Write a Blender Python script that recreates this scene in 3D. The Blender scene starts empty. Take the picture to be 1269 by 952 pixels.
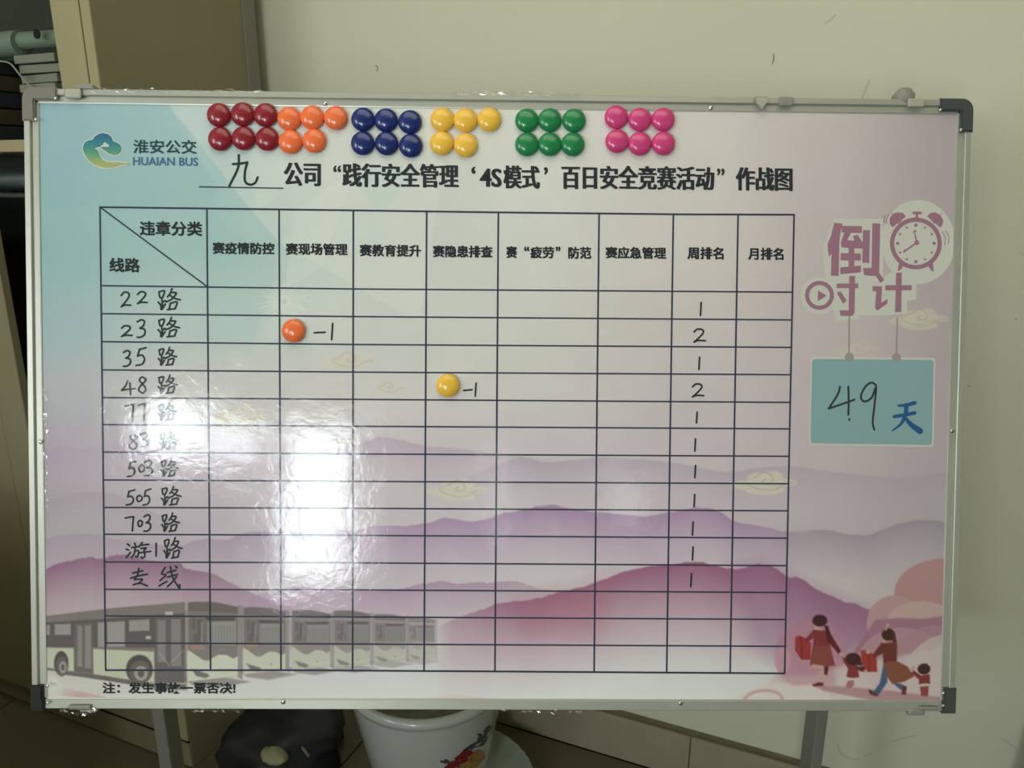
import bpy, bmesh, math, random
import numpy as np
from mathutils import Vector, Matrix
random.seed(7)
rng = np.random.default_rng(7)

# ------------------------------------------------------------------ camera
F_PX, CX, CY = 950.0, 634.5, 476.0
PITCH, YAW, CAM_H = math.radians(15.5), math.radians(23.4), 1.3
scn = bpy.context.scene
cam_data = bpy.data.cameras.new('camera')
cam_data.sensor_width = 36.0
cam_data.lens = 36.0 * F_PX / 1269.0
cam_data.clip_start = 0.02
cam = bpy.data.objects.new('camera', cam_data)
scn.collection.objects.link(cam)
cam.location = (0, 0, CAM_H)
cam.rotation_euler = (math.pi / 2 - PITCH, 0, YAW)
scn.camera = cam

# ------------------------------------------------------------------ world, light, exposure
world = bpy.data.worlds.new('world')
scn.world = world
world.use_nodes = True
bg = world.node_tree.nodes['Background']
bg.inputs[0].default_value = (0.75, 0.85, 1.0, 1)
bg.inputs[1].default_value = 0.3
scn.view_settings.view_transform = 'Standard'
scn.view_settings.look = 'None'
scn.view_settings.gamma = 1
scn.view_settings.exposure = -0.2

REAR_Y = -2.5
# openings in the rear wall: x0, x1, z0, z1, radiance weight, tint
OPENINGS = [(-0.88, -0.56, 1.25, 1.55, 56.0, (0.88, 0.97, 1.0)),
            (-0.52, -0.30, 1.22, 1.46, 38.0, (0.88, 0.97, 1.0)),
            (-0.18, 0.22, 0.60, 1.46, 46.0, (0.88, 0.97, 1.0)),
            (0.31, 0.36, 0.70, 1.05, 18.0, (0.93, 1.0, 1.0)),
            (0.98, 1.16, 0.85, 1.40, 8.0, (0.93, 1.0, 1.0)),
            (1.85, 2.15, 0.90, 1.25, 8.0, (0.93, 1.0, 1.0)),
            (-2.45, -1.60, 1.15, 2.35, 21.0, (0.95, 0.99, 1.0))]
for i, (x0, x1, z0, z1, rad, tint) in enumerate(OPENINGS):
    L = bpy.data.lights.new('daylight', 'AREA')
    L.shape = 'RECTANGLE'
    L.size, L.size_y = x1 - x0, z1 - z0
    L.energy = rad * (x1 - x0) * (z1 - z0) * math.pi / 2
    L.color = tint
    lo = bpy.data.objects.new('daylight', L)
    lo.location = ((x0 + x1) / 2, REAR_Y - 0.12, (z0 + z1) / 2)
    lo.rotation_euler = (math.pi / 2, 0, 0)
    scn.collection.objects.link(lo)
L = bpy.data.lights.new('added_ceiling_light', 'AREA')  # added warm fill for the top of the scene, no lamp in view
L.shape = 'RECTANGLE'; L.size = 2.1; L.size_y = 1.1
L.energy = 15.0; L.color = (1.0, 0.95, 0.77)
lo = bpy.data.objects.new('added_ceiling_light', L)
lo.location = (-0.1, 0.2, 2.66)
scn.collection.objects.link(lo)

# ------------------------------------------------------------------ geometry of view and board
cth, sth, cps, sps = math.cos(PITCH), math.sin(PITCH), math.cos(YAW), math.sin(YAW)
RT = np.array([cps, sps, 0.0])
FW = np.array([-sps * cth, cps * cth, -sth])
UP = np.array([-sps * sth, cps * sth, cth])
C0 = np.array([0, 0, CAM_H])
def ray(x, y):
    return RT * (x - CX) / F_PX - UP * (y - CY) / F_PX + FW
def on_plane_y(x, y, Y):
    d = ray(x, y); return C0 + d * (Y / d[1])
def on_plane_x(x, y, X):
    d = ray(x, y); return C0 + d * (X / d[0])
def on_plane_z(x, y, Z):
    d = ray(x, y); return C0 + d * ((Z - CAM_H) / d[2])
BO = np.array([-0.39101909, 0.86070778, 1.00589333])
EX = np.array([0.91405574, 0.40544572, -0.01076398])
EY = np.array([-0.08473446, 0.2168483, 0.9725209])
EN = np.array([0.39663858, -0.88802623, 0.23256665])
EX /= np.linalg.norm(EX); EN -= EX * (EN @ EX); EN /= np.linalg.norm(EN); EY = np.cross(EN, EX)
def B(x, y, w=0.0):
    """point of the board plane that is traced at x, y in the photograph"""
    d = ray(x, y)
    k = ((BO + EN * w - C0) @ EN) / (d @ EN)
    p = C0 + d * k - BO
    return float(p @ EX), float(p @ EY)
BM = Matrix(((EX[0], EY[0], EN[0], BO[0]), (EX[1], EY[1], EN[1], BO[1]), (EX[2], EY[2], EN[2], BO[2]), (0, 0, 0, 1)))
def W2(u, v, w=0.0):
    return BO + EX * u + EY * v + EN * w

# ------------------------------------------------------------------ helpers
def lin(c):
    c = np.asarray(c, float)
    return np.where(c <= 0.04045, c / 12.92, ((c + 0.055) / 1.055) ** 2.4)
def link(o, parent=None):
    scn.collection.objects.link(o)
    if parent is not None: o.parent = parent
    return o
def tag(o, label=None, cat=None, group=None, kind=None):
    if label: o['label'] = label
    if cat: o['category'] = cat
    if group: o['group'] = group
    if kind: o['kind'] = kind
    return o
def empty(name, loc=(0, 0, 0), rz=0, matrix=None):
    o = bpy.data.objects.new(name, None)
    o.empty_display_size = 0.05
    link(o)
    if matrix is not None: o.matrix_world = matrix
    else:
        o.location = loc; o.rotation_euler = (0, 0, rz)
    return o
def obj(name, bm, m, parent=None, smooth=False, loc=None):
    me = bpy.data.meshes.new(name)
    bmesh.ops.recalc_face_normals(bm, faces=bm.faces)
    bm.to_mesh(me); bm.free()
    me.materials.append(m)
    if smooth:
        for p in me.polygons: p.use_smooth = True
    o = bpy.data.objects.new(name, me)
    link(o, parent)
    if loc is not None: o.location = loc
    return o
def box(bm, x0, x1, y0, y1, z0, z1, bevel=0.0, seg=2, M=None):
    r = bmesh.ops.create_cube(bm, size=1.0)
    vs = r['verts']
    for v in vs:
        v.co = Vector(((x0 + x1) / 2 + v.co.x * (x1 - x0), (y0 + y1) / 2 + v.co.y * (y1 - y0), (z0 + z1) / 2 + v.co.z * (z1 - z0)))
    if bevel > 0:
        es = list({e for v in vs for e in v.link_edges})
        r = bmesh.ops.bevel(bm, geom=es, offset=bevel, segments=seg, affect='EDGES', profile=0.5)
        vs = list({v for f in r['faces'] for v in f.verts} | {v for v in vs if v.is_valid})
    if M is not None:
        bmesh.ops.transform(bm, matrix=M, verts=[v for v in vs if v.is_valid])
    return vs
def lathe(bm, prof, n=40, c=(0, 0, 0), M=None, rfun=None):
    rings = []
    for k, (r, z) in enumerate(prof):
        if r < 1e-6:
            rings.append([bm.verts.new((c[0], c[1], c[2] + z))])
        else:
            ring = []
            for i in range(n):
                a = 2 * math.pi * i / n
                rr = r if rfun is None else rfun(r, a, k)
                ring.append(bm.verts.new((c[0] + rr * math.cos(a), c[1] + rr * math.sin(a), c[2] + z)))
            rings.append(ring)
    for a, b in zip(rings[:-1], rings[1:]):
        for i in range(n):
            j = (i + 1) % n
            try:
                if len(a) == 1 and len(b) > 1: bm.faces.new((a[0], b[j], b[i]))
                elif len(b) == 1 and len(a) > 1: bm.faces.new((a[i], a[j], b[0]))
                elif len(a) > 1: bm.faces.new((a[i], a[j], b[j], b[i]))
            except ValueError: pass
    if M is not None:
        bmesh.ops.transform(bm, matrix=M, verts=[v for r in rings for v in r])
def tube(bm, pts, r, n=12, cap=True):
    pts = [Vector(p) for p in pts]
    rings = []
    for i, p in enumerate(pts):
        d = (pts[min(i + 1, len(pts) - 1)] - pts[max(i - 1, 0)]).normalized()
        a = d.orthogonal().normalized() if i == 0 else (prev - d * prev.dot(d)).normalized()
        prev = a
        b = d.cross(a)
        rr = r[i] if isinstance(r, (list, tuple)) else r
        rings.append([bm.verts.new(p + (a * math.cos(2 * math.pi * k / n) + b * math.sin(2 * math.pi * k / n)) * rr) for k in range(n)])
    for A, Bq in zip(rings[:-1], rings[1:]):
        for k in range(n):
            bm.faces.new((A[k], A[(k + 1) % n], Bq[(k + 1) % n], Bq[k]))
    if cap:
        bm.faces.new(rings[0][::-1]); bm.faces.new(rings[-1])

# ------------------------------------------------------------------ materials
def mat(name, rgb, rough=0.5, metal=0.0, var=0.0, vscale=6.0, bump=0.0, bscale=80.0, coat=0.0, spec=0.5):
    m = bpy.data.materials.new(name)
    m.use_nodes = True
    nt = m.node_tree; N = nt.nodes; K = nt.links
    p = N['Principled BSDF']
    c = lin(rgb)
    p.inputs['Base Color'].default_value = (*c, 1)
    p.inputs['Roughness'].default_value = rough
    p.inputs['Metallic'].default_value = metal
    p.inputs['Coat Weight'].default_value = coat
    p.inputs['Specular IOR Level'].default_value = spec
    tc = N.new('ShaderNodeTexCoord')
    if var > 0:
        n1 = N.new('ShaderNodeTexNoise'); n1.inputs['Scale'].default_value = vscale; n1.inputs['Detail'].default_value = 5
        K.new(tc.outputs['Object'], n1.inputs['Vector'])
        mr = N.new('ShaderNodeMapRange'); mr.inputs[1].default_value = 0.3; mr.inputs[2].default_value = 0.7
        mr.inputs[3].default_value = 1 - var; mr.inputs[4].default_value = 1 + var * 0.6
        K.new(n1.outputs['Fac'], mr.inputs[0])
        vm = N.new('ShaderNodeVectorMath'); vm.operation = 'SCALE'
        vm.inputs[0].default_value = tuple(c)
        K.new(mr.outputs[0], vm.inputs['Scale'])
        K.new(vm.outputs[0], p.inputs['Base Color'])
    if bump > 0:
        n2 = N.new('ShaderNodeTexNoise'); n2.inputs['Scale'].default_value = bscale; n2.inputs['Detail'].default_value = 4
        K.new(tc.outputs['Object'], n2.inputs['Vector'])
        b = N.new('ShaderNodeBump'); b.inputs['Strength'].default_value = bump; b.inputs['Distance'].default_value = 0.002
        K.new(n2.outputs['Fac'], b.inputs['Height'])
        K.new(b.outputs[0], p.inputs['Normal'])
    return m
def film_print(name, rgb=None, rough=0.10):
    """ink under the board's wavy glossy film; colour from the 'Col' attribute unless given"""
    m = bpy.data.materials.new(name)
    m.use_nodes = True
    nt = m.node_tree; N = nt.nodes; K = nt.links
    p = N['Principled BSDF']
    if rgb is None:
        a = N.new('ShaderNodeAttribute'); a.attribute_name = 'Col'
        K.new(a.outputs['Color'], p.inputs['Base Color'])
    else:
        p.inputs['Base Color'].default_value = (*lin(rgb), 1)
    p.inputs['Roughness'].default_value = rough
    tc = N.new('ShaderNodeTexCoord')
    n1 = N.new('ShaderNodeTexNoise'); n1.inputs['Scale'].default_value = 75; n1.inputs['Detail'].default_value = 6; n1.inputs['Distortion'].default_value = 0.6
    n2 = N.new('ShaderNodeTexNoise'); n2.inputs['Scale'].default_value = 9; n2.inputs['Detail'].default_value = 2
    b1 = N.new('ShaderNodeBump'); b1.inputs['Strength'].default_value = 1.0; b1.inputs['Distance'].default_value = 0.00019
    b2 = N.new('ShaderNodeBump'); b2.inputs['Strength'].default_value = 1.0; b2.inputs['Distance'].default_value = 0.0009
    K.new(tc.outputs['Object'], n1.inputs['Vector']); K.new(tc.outputs['Object'], n2.inputs['Vector'])
    K.new(n2.outputs['Fac'], b2.inputs['Height']); K.new(n1.outputs['Fac'], b1.inputs['Height'])
    K.new(b2.outputs[0], b1.inputs['Normal']); K.new(b1.outputs[0], p.inputs['Normal'])
    return m

M_wall = mat('wall_paint', (0.84, 0.84, 0.75), 0.55, var=0.03, vscale=1.6, bump=0.25, bscale=45)
M_ceil = mat('ceiling_paint', (0.88, 0.87, 0.80), 0.8)
M_tile = mat('floor_tile_ceramic', (0.42, 0.39, 0.31), 0.3, var=0.08, vscale=7, bump=0.05)
M_grout = mat('floor_grout', (0.20, 0.17, 0.12), 0.9, var=0.3, vscale=30)
M_skirt = mat('skirting_ceramic', (0.62, 0.59, 0.50), 0.28, var=0.06, vscale=9)
M_ledge = mat('skirting_mortar_ledge', (0.50, 0.47, 0.40), 0.8, var=0.15, vscale=25, bump=0.4)
M_cabside = mat('cabinet_side_laminate', (0.55, 0.52, 0.41), 0.6, var=0.04, vscale=5, spec=0.3)
M_cabfront = mat('cabinet_front_beech', (0.66, 0.62, 0.48), 0.5, var=0.05, vscale=9)
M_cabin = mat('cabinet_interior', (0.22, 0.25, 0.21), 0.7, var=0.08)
M_dirt = mat('grime', (0.09, 0.08, 0.06), 0.9, var=0.4, vscale=60)
M_alu = mat('brushed_aluminium', (0.76, 0.77, 0.73), 0.36, metal=0.45, var=0.03, vscale=20)
M_groove = mat('aluminium_groove', (0.42, 0.42, 0.38), 0.5, metal=0.6)
M_capgrey = mat('grey_plastic', (0.50, 0.49, 0.46), 0.4)
M_capdark = mat('dark_grey_plastic', (0.30, 0.32, 0.32), 0.35)
M_capblack = mat('black_plastic', (0.12, 0.13, 0.13), 0.35)
M_screw = mat('polished_steel', (0.85, 0.85, 0.83), 0.15, metal=1.0)
M_clip = mat('clip_plastic', (0.72, 0.71, 0.66), 0.4)
M_clipgrey = mat('clip_grey_plastic', (0.58, 0.58, 0.55), 0.45)
M_post = mat('stand_paint', (0.55, 0.55, 0.52), 0.4, metal=0.2)
M_backing = mat('board_backing', (0.50, 0.50, 0.50), 0.6)
M_print = film_print('printed_film')
M_ink = film_print('black_ink', (0.21, 0.23, 0.25))
M_line = film_print('table_line_ink', (0.26, 0.28, 0.36))
M_marker = film_print('marker_ink', (0.22, 0.26, 0.26))
M_logotext = film_print('logo_ink', (0.20, 0.32, 0.36))
M_logoblue = film_print('logo_blue_ink', (0.30, 0.47, 0.62))
M_purple = film_print('plum_ink', (0.67, 0.49, 0.58))
M_pale = film_print('pale_backing_ink', (0.86, 0.86, 0.83))
M_string = film_print('grey_string_ink', (0.68, 0.64, 0.64))
M_teal = film_print('teal_ink', (0.58, 0.72, 0.74))
M_blue = film_print('blue_ink', (0.18, 0.38, 0.60))

# ------------------------------------------------------------------ room
def plane_wall(name, x0, x1, y0, y1, z0, z1, m):
    bm = bmesh.new(); box(bm, x0, x1, y0, y1, z0, z1)
    return tag(obj(name, bm, m), kind='structure')
WY = 1.478
XL, XR, ZC = -2.75, 2.7, 2.75
plane_wall('wall_back', XL, XR, WY, WY + 0.12, 0, ZC, M_wall)
plane_wall('wall_left', XL - 0.12, XL, REAR_Y, WY + 0.12, 0, ZC, M_wall)
plane_wall('wall_right', XR, XR + 0.12, REAR_Y, WY + 0.12, 0, ZC, M_wall)
plane_wall('ceiling', XL - 0.12, XR + 0.12, REAR_Y - 0.2, WY + 0.12, ZC, ZC + 0.1, M_ceil)
# rear wall with its openings
bm = bmesh.new()
xs = sorted({XL - 0.12, XR + 0.12} | {o[0] for o in OPENINGS} | {o[1] for o in OPENINGS})
for a, b in zip(xs[:-1], xs[1:]):
    op = [o for o in OPENINGS if o[0] <= a and o[1] >= b]
    if op:
        box(bm, a, b, REAR_Y - 0.1, REAR_Y, 0, op[0][2]); box(bm, a, b, REAR_Y - 0.1, REAR_Y, op[0][3], ZC)
    else:
        box(bm, a, b, REAR_Y - 0.1, REAR_Y, 0, ZC)
tag(obj('wall_rear', bm, M_wall), kind='structure')
for i, o in enumerate(OPENINGS):
    bm = bmesh.new()
    t = 0.03
    x0, x1, z0, z1 = o[:4]
    box(bm, x0 - t, x1 + t, REAR_Y, REAR_Y + 0.02, z1, z1 + t); box(bm, x0 - t, x1 + t, REAR_Y, REAR_Y + 0.02, z0 - t, z0)
    box(bm, x0 - t, x0, REAR_Y, REAR_Y + 0.02, z0, z1); box(bm, x1, x1 + t, REAR_Y, REAR_Y + 0.02, z0, z1)
    tag(obj('window_%d' % (i + 1), bm, M_alu), kind='structure')
# floor: grout bed and single tiles
bm = bmesh.new(); box(bm, XL, XR, REAR_Y, WY, -0.08, -0.004)
floor = tag(obj('floor', bm, M_grout), kind='structure')
T = 0.6
FT = 0.9
def tile_mesh(name, sx, sy, sz, m, bev=0.0015):
    bm = bmesh.new(); box(bm, -sx / 2, sx / 2, -sy / 2, sy / 2, -sz, 0, bevel=bev, seg=1)
    me = bpy.data.meshes.new(name); bm.to_mesh(me); bm.free(); me.materials.append(m); return me
tm = tile_mesh('floor_tile', FT - 0.004, FT - 0.004, 0.012, M_tile)
y_first = 1.443
for j in range(4):
    for i in range(6):
        o = bpy.data.objects.new('floor_tile', tm)
        o.location = (XL + FT / 2 + i * FT + 0.02, y_first - FT / 2 - j * FT, 0)
        link(o, floor)
# skirting tiles with mortar ledge on top
bm = bmesh.new(); box(bm, XL, XR, 1.452, WY, 0, 0.104)
base = tag(obj('baseboard_back', bm, M_ledge), kind='structure')
sm = bpy.data.meshes.new('skirting_tile')
bm = bmesh.new(); box(bm, -T / 2 + 0.001, T / 2 - 0.001, 1.443, 1.452, 0.0, 0.108, bevel=0.0015, seg=1); bm.to_mesh(sm); bm.free(); sm.materials.append(M_skirt)
for i in range(9):
    xc = -0.2 + T / 2 + (i - 5) * T
    if XL < xc - T / 2 + 0.02 and xc + T / 2 < XR + 0.2:
        o = bpy.data.objects.new('skirting_tile', sm); o.location = (xc, 0, 0); link(o, base)
# unseen ceiling lamp, added to warm the upper wall and board
t = empty('added_ceiling_lamp', (-0.1, 0.2, 2.75)); tag(t, 'added ceiling light panel, unseen, warming the upper wall and board', 'lamp')
bm = bmesh.new(); box(bm, -1.1, 1.1, -0.6, 0.6, -0.08, 0, bevel=0.01); obj('housing', bm, M_ceil, t)

# ------------------------------------------------------------------ whiteboard
board = empty('whiteboard', matrix=BM)
tag(board, 'large framed magnetic whiteboard with a printed competition chart, leaning on its stand', 'whiteboard')
HW, HH = 0.585, 0.3824
# --- printed sheet, painted per vertex (print colours, with veil and light falloff mixed in)
NX, NY = 1010, 661
gu = np.linspace(-HW, HW, NX); gv = np.linspace(HH, -HH, NY)
GU, GV = np.meshgrid(gu, gv)
Pw = BO[None, None, :] + GU[..., None] * EX + GV[..., None] * EY - C0
zz = Pw @ FW
PX = CX + F_PX * (Pw @ RT) / zz
PY = CY - F_PX * (Pw @ UP) / zz
def bilerp(ax, ay, tab):
    tab = np.array(tab, float)
    ix = np.clip(np.searchsorted(ax, PX) - 1, 0, len(ax) - 2); iy = np.clip(np.searchsorted(ay, PY) - 1, 0, len(ay) - 2)
    ax = np.array(ax, float); ay = np.array(ay, float)
    fx = np.clip((PX - ax[ix]) / (ax[ix + 1] - ax[ix]), 0, 1); fy = np.clip((PY - ay[iy]) / (ay[iy + 1] - ay[iy]), 0, 1)
    fx = fx * fx * (3 - 2 * fx); fy = fy * fy * (3 - 2 * fy)
    fx = fx[..., None]; fy = fy[..., None]
    return (tab[iy, ix] * (1 - fx) + tab[iy, ix + 1] * fx) * (1 - fy) + (tab[iy + 1, ix] * (1 - fx) + tab[iy + 1, ix + 1] * fx) * fy
ax = [47, 250, 450, 640, 850, 1020, 1187]
ay = [127, 300, 400, 480, 560, 650, 760, 870]
BGT = [
 [(.58,.77,.82),(.68,.82,.84),(.88,.89,.86),(.91,.91,.88),(.90,.87,.86),(.87,.82,.83),(.80,.73,.76)],
 [(.58,.78,.80),(.66,.82,.82),(.80,.87,.85),(.88,.89,.87),(.89,.86,.85),(.86,.80,.82),(.80,.72,.76)],
 [(.64,.77,.80),(.77,.85,.84),(.85,.88,.86),(.88,.88,.86),(.88,.84,.84),(.86,.79,.81),(.81,.73,.76)],
 [(.74,.76,.80),(.85,.84,.84),(.88,.86,.86),(.88,.86,.86),(.87,.82,.84),(.86,.79,.82),(.81,.73,.77)],
 [(.76,.70,.78),(.84,.78,.83),(.87,.82,.86),(.87,.82,.86),(.86,.80,.84),(.86,.79,.82),(.80,.73,.77)],
 [(.74,.69,.74),(.82,.76,.82),(.86,.80,.85),(.87,.82,.86),(.86,.79,.84),(.84,.77,.81),(.79,.73,.76)],
 [(.80,.74,.76),(.82,.74,.80),(.86,.80,.85),(.88,.84,.86),(.88,.83,.86),(.88,.82,.84),(.84,.76,.79)],
 [(.84,.82,.80),(.87,.87,.86),(.89,.90,.90),(.90,.91,.91),(.90,.91,.91),(.89,.87,.87),(.86,.80,.81)]]
CV = bilerp(ax, ay, BGT)
def smooth_noise(nx, ny, seed):
    r = np.random.default_rng(seed); g = r.random((ny, nx))
    y = np.linspace(0, ny - 1.001, NY); x = np.linspace(0, nx - 1.001, NX)
    iy = y.astype(int); ix = x.astype(int); fy = (y - iy)[:, None]; fx = (x - ix)[None]
    fy = fy * fy * (3 - 2 * fy); fx = fx * fx * (3 - 2 * fx)
    return (g[iy][:, ix] * (1 - fx) + g[iy][:, ix + 1] * fx) * (1 - fy) + (g[iy + 1][:, ix] * (1 - fx) + g[iy + 1][:, ix + 1] * fx) * fy
nz = smooth_noise(14, 9, 3) * 0.6 + smooth_noise(40, 26, 4) * 0.4 - 0.5
CV = CV * (1 + 0.03 * nz[..., None])
colx = PX.mean(0); rowy = PY.mean(1)
def window(x0, x1, y0, y1, pad):
    j0, j1 = np.searchsorted(colx, [x0 - pad - 14, x1 + pad + 14]); i0, i1 = np.searchsorted(rowy, [y0 - pad - 10, y1 + pad + 10])
    return slice(max(i0, 0), max(i1, 1)), slice(max(j0, 0), max(j1, 1))
def blend(sl, a, col):
    a = a[..., None]
    CV[sl] = CV[sl] * (1 - a) + np.asarray(col, float) * a
def fill(poly, col, alpha=1.0, soft=0.9, fade=None):
    """polygon in tracing units; fade(x, y) scales alpha"""
    poly = np.array(poly, float)
    sl = window(poly[:, 0].min(), poly[:, 0].max(), poly[:, 1].min(), poly[:, 1].max(), soft + 1)
    x = PX[sl]; y = PY[sl]
    if x.size == 0: return
    ins = np.zeros(x.shape, bool); d2 = np.full(x.shape, 1e9)
    for (ax_, ay_), (bx, by) in zip(poly, np.roll(poly, -1, 0)):
        if ay_ != by:
            c = ((ay_ > y) != (by > y)) & (x < (bx - ax_) * (y - ay_) / (by - ay_) + ax_); ins ^= c
        dx, dy = bx - ax_, by - ay_; L2 = dx * dx + dy * dy + 1e-9
        t = np.clip(((x - ax_) * dx + (y - ay_) * dy) / L2, 0, 1)
        d2 = np.minimum(d2, (x - ax_ - t * dx) ** 2 + (y - ay_ - t * dy) ** 2)
    sd = np.sqrt(d2) * np.where(ins, 1, -1)
    a = np.clip(0.5 + sd / (2 * soft), 0, 1) * alpha
    if fade is not None: a = a * np.clip(fade(x, y), 0, 1)
    blend(sl, a, col(x, y) if callable(col) else col)
def ell(cx, cy, rx, ry, col, alpha=1.0, soft=0.9, fade=None, rot=0.0):
    a = np.linspace(0, 2 * np.pi, 28, endpoint=False); c, s = math.cos(rot), math.sin(rot)
    ex_, ey_ = rx * np.cos(a), ry * np.sin(a)
    fill(np.stack([cx + ex_ * c - ey_ * s, cy + ex_ * s + ey_ * c], 1), col, alpha, soft, fade)
def catmull(pts, n=6):
    pts = np.array(pts, float)
    if len(pts) < 3: return pts
    P = np.vstack([2 * pts[0] - pts[1], pts, 2 * pts[-1] - pts[-2]]); out = []
    for i in range(1, len(P) - 2):
        for t in np.linspace(0, 1, n, endpoint=False):
            out.append(0.5 * ((2 * P[i]) + (-P[i - 1] + P[i + 1]) * t + (2 * P[i - 1] - 5 * P[i] + 4 * P[i + 1] - P[i + 2]) * t * t + (-P[i - 1] + 3 * P[i] - 3 * P[i + 1] + P[i + 2]) * t ** 3))
    out.append(pts[-1]); return np.array(out)
def line(pts, w, col, alpha=1.0, soft=0.8, curve=True, fade=None):
    pts = catmull(pts) if curve else np.array(pts, float)
    sl = window(pts[:, 0].min(), pts[:, 0].max(), pts[:, 1].min(), pts[:, 1].max(), w + 2)
    x = PX[sl]; y = PY[sl]
    if x.size == 0: return
    d2 = np.full(x.shape, 1e9)
    for (ax_, ay_), (bx, by) in zip(pts[:-1], pts[1:]):
        dx, dy = bx - ax_, by - ay_; t = np.clip(((x - ax_) * dx + (y - ay_) * dy) / (dx * dx + dy * dy + 1e-9), 0, 1)
        d2 = np.minimum(d2, (x - ax_ - t * dx) ** 2 + (y - ay_ - t * dy) ** 2)
    a = np.clip(0.5 + (w / 2 - np.sqrt(d2)) / (2 * soft), 0, 1) * alpha
    if fade is not None: a = a * np.clip(fade(x, y), 0, 1)
    blend(sl, a, col)
# faint facets in the pale top band
for poly, col, al in [([(207,127),(560,127),(520,400),(345,300),(296,242)],(.93,.93,.90),.38), ([(300,127),(420,127),(350,240),(318,262)],(.95,.94,.90),.22),
                      ([(255,258),(345,330),(310,440),(255,420)],(.55,.80,.80),.12), ([(365,262),(440,210),(400,330),(352,360)],(.95,.95,.92),.22),
                      ([(207,127),(270,235),(255,258),(47,258),(47,127)],(.52,.75,.79),.20), ([(420,205),(530,205),(470,262)],(.72,.88,.86),.25),
                      ([(345,300),(440,262),(437,420),(330,420)],(.92,.94,.90),.15)]:
    fill(poly, col, al, soft=1.5)
# fireworks, pale rays
for k in range(46):
    a = 2 * math.pi * k / 46 + random.uniform(-.05, .05); r = random.uniform(20, 38)
    line([(352 + 5 * math.cos(a), 374 + 4 * math.sin(a)), (352 + r * math.cos(a), 374 + r * .8 * math.sin(a) + 3)], 0.8, (.95,.96,.92), .55, curve=False)
for k in range(26):
    a = 2 * math.pi * k / 26; r = random.uniform(12, 24)
    line([(296, 452), (296 + r * math.cos(a), 452 + r * .8 * math.sin(a))], 0.8, (.95,.95,.90), .3, curve=False)
# mountains, far to near; each fades out below its ridge
def mountain(ridge, col, alpha, depth, col2=None, x_fade=None, soft=1.0):
    ridge = catmull(ridge, 5)
    ridge[1:-1, 1] += rng.normal(0, 0.5, len(ridge) - 2)
    poly = np.vstack([ridge, [[ridge[-1, 0], ridge[-1, 1] + depth * 2.2], [ridge[0, 0], ridge[0, 1] + depth * 2.2]]])
    rx, ry = ridge[:, 0], ridge[:, 1]
    def fd(x, y):
        t = (y - np.interp(x, rx, ry)) / depth
        f = np.clip(1 - t, 0, 1) ** 0.8 * 1.0
        if x_fade is not None: f = f * np.interp(x, *x_fade)
        return f
    def cf(x, y):
        t = np.clip((y - np.interp(x, rx, ry)) / depth, 0, 1)[..., None]
        return np.asarray(col) * (1 - t) + np.asarray(col2 if col2 is not None else col) * t
    fill(poly, cf, alpha, soft, fd)
mountain([(57,560),(75,553),(110,556),(170,548),(240,560),(330,548),(400,556),(440,552),(470,542),(495,545),(530,553),(570,556),(620,562),(700,570),(760,566)],(.74,.60,.76),.55,60,(.84,.74,.84),([57,130,400,470,560,760],[.5,.4,.3,1,.8,0]))
mountain([(560,600),(615,577),(646,567),(677,573),(712,570),(744,567),(790,570),(830,573),(900,585),(940,580),(985,578),(1020,584),(1060,588),(1120,592),(1175,585)],(.72,.64,.76),.6,60,(.84,.78,.85),([560,640,900,1175],[0,1,.8,.6]))
mountain([(57,622),(90,612),(120,610),(150,615),(200,640),(260,652)],(.70,.62,.70),.5,50,(.8,.74,.8),([57,180,260],[1,.8,0]))
mountain([(57,668),(75,664),(100,662),(120,663),(140,668),(170,670),(200,676),(225,676),(240,670),(256,668),(284,669),(304,660),(347,660),(400,658),(437,658)],(.66,.53,.68),.62,70,(.82,.74,.82),([57,150,300,437],[.7,.5,.9,1]))
mountain([(420,660),(436,658),(467,652),(501,652),(525,650),(553,642),(578,646),(602,644),(621,637),(652,631),(682,626),(700,629),(719,632),(768,637),(799,640),(836,634),(867,629),(891,634),(910,646),(941,652),(975,659),(1010,664)],(.70,.52,.74),.9,85,(.86,.78,.87),([420,500,650,900,975,1010],[.4,.8,1,.9,.6,0]))
mountain([(960,660),(975,658),(1020,657),(1060,663),(1080,662),(1110,650),(1140,645),(1178,648)],(.66,.58,.68),.75,60,(.82,.76,.8),([960,1010,1178],[0,.9,1]))
mountain([(300,745),(325,735),(347,731),(378,726),(388,730),(413,726),(436,731),(461,732),(491,731),(512,726),(539,721),(554,721),(565,724),(592,722),(607,723),(623,720.5),(642,721),(657,726),(674,731),(700,734),(760,745)],(.72,.54,.72),.75,60,(.86,.74,.83),([300,340,600,760],[0,.8,1,0]))
mountain([(57,706),(70,699),(85,696),(100,692),(114,691),(125,693),(145,688),(160,688.5),(171,692),(188,695.6),(222,698),(230,705),(259,710),(281,720),(296,728),(327,741),(380,760)],(.60,.38,.54),.88,85,(.82,.70,.75),([57,230,380],[1,.9,.1]))
mountain([(540,778),(572,764),(600,755),(617,748),(643,745),(671,741),(694,734),(722,727),(747,719),(769,710),(800,702.6),(830,700),(861,697),(885.6,701),(910,706),(930,701),(944,699),(961,704),(976,715),(991,716.6),(1013,731),(1030,738.6),(1048.6,747),(1058.6,748),(1078.6,755.7),(1098.6,761.5),(1115.8,765.7),(1144,766),(1172,763.5)],(.66,.36,.53),.95,125,(.88,.74,.82),([540,560,650,900,1172],[0,.4,.95,1,.9]))
fill([(905,705),(944,699),(976,715),(1030,738.6),(1100,762),(1080,800),(1000,845),(930,800)], (.66,.42,.64), .45, soft=14)
fill([(640,742),(720,727),(760,716),(740,790),(650,780)], (.80,.45,.54), .35, soft=16)
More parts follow.
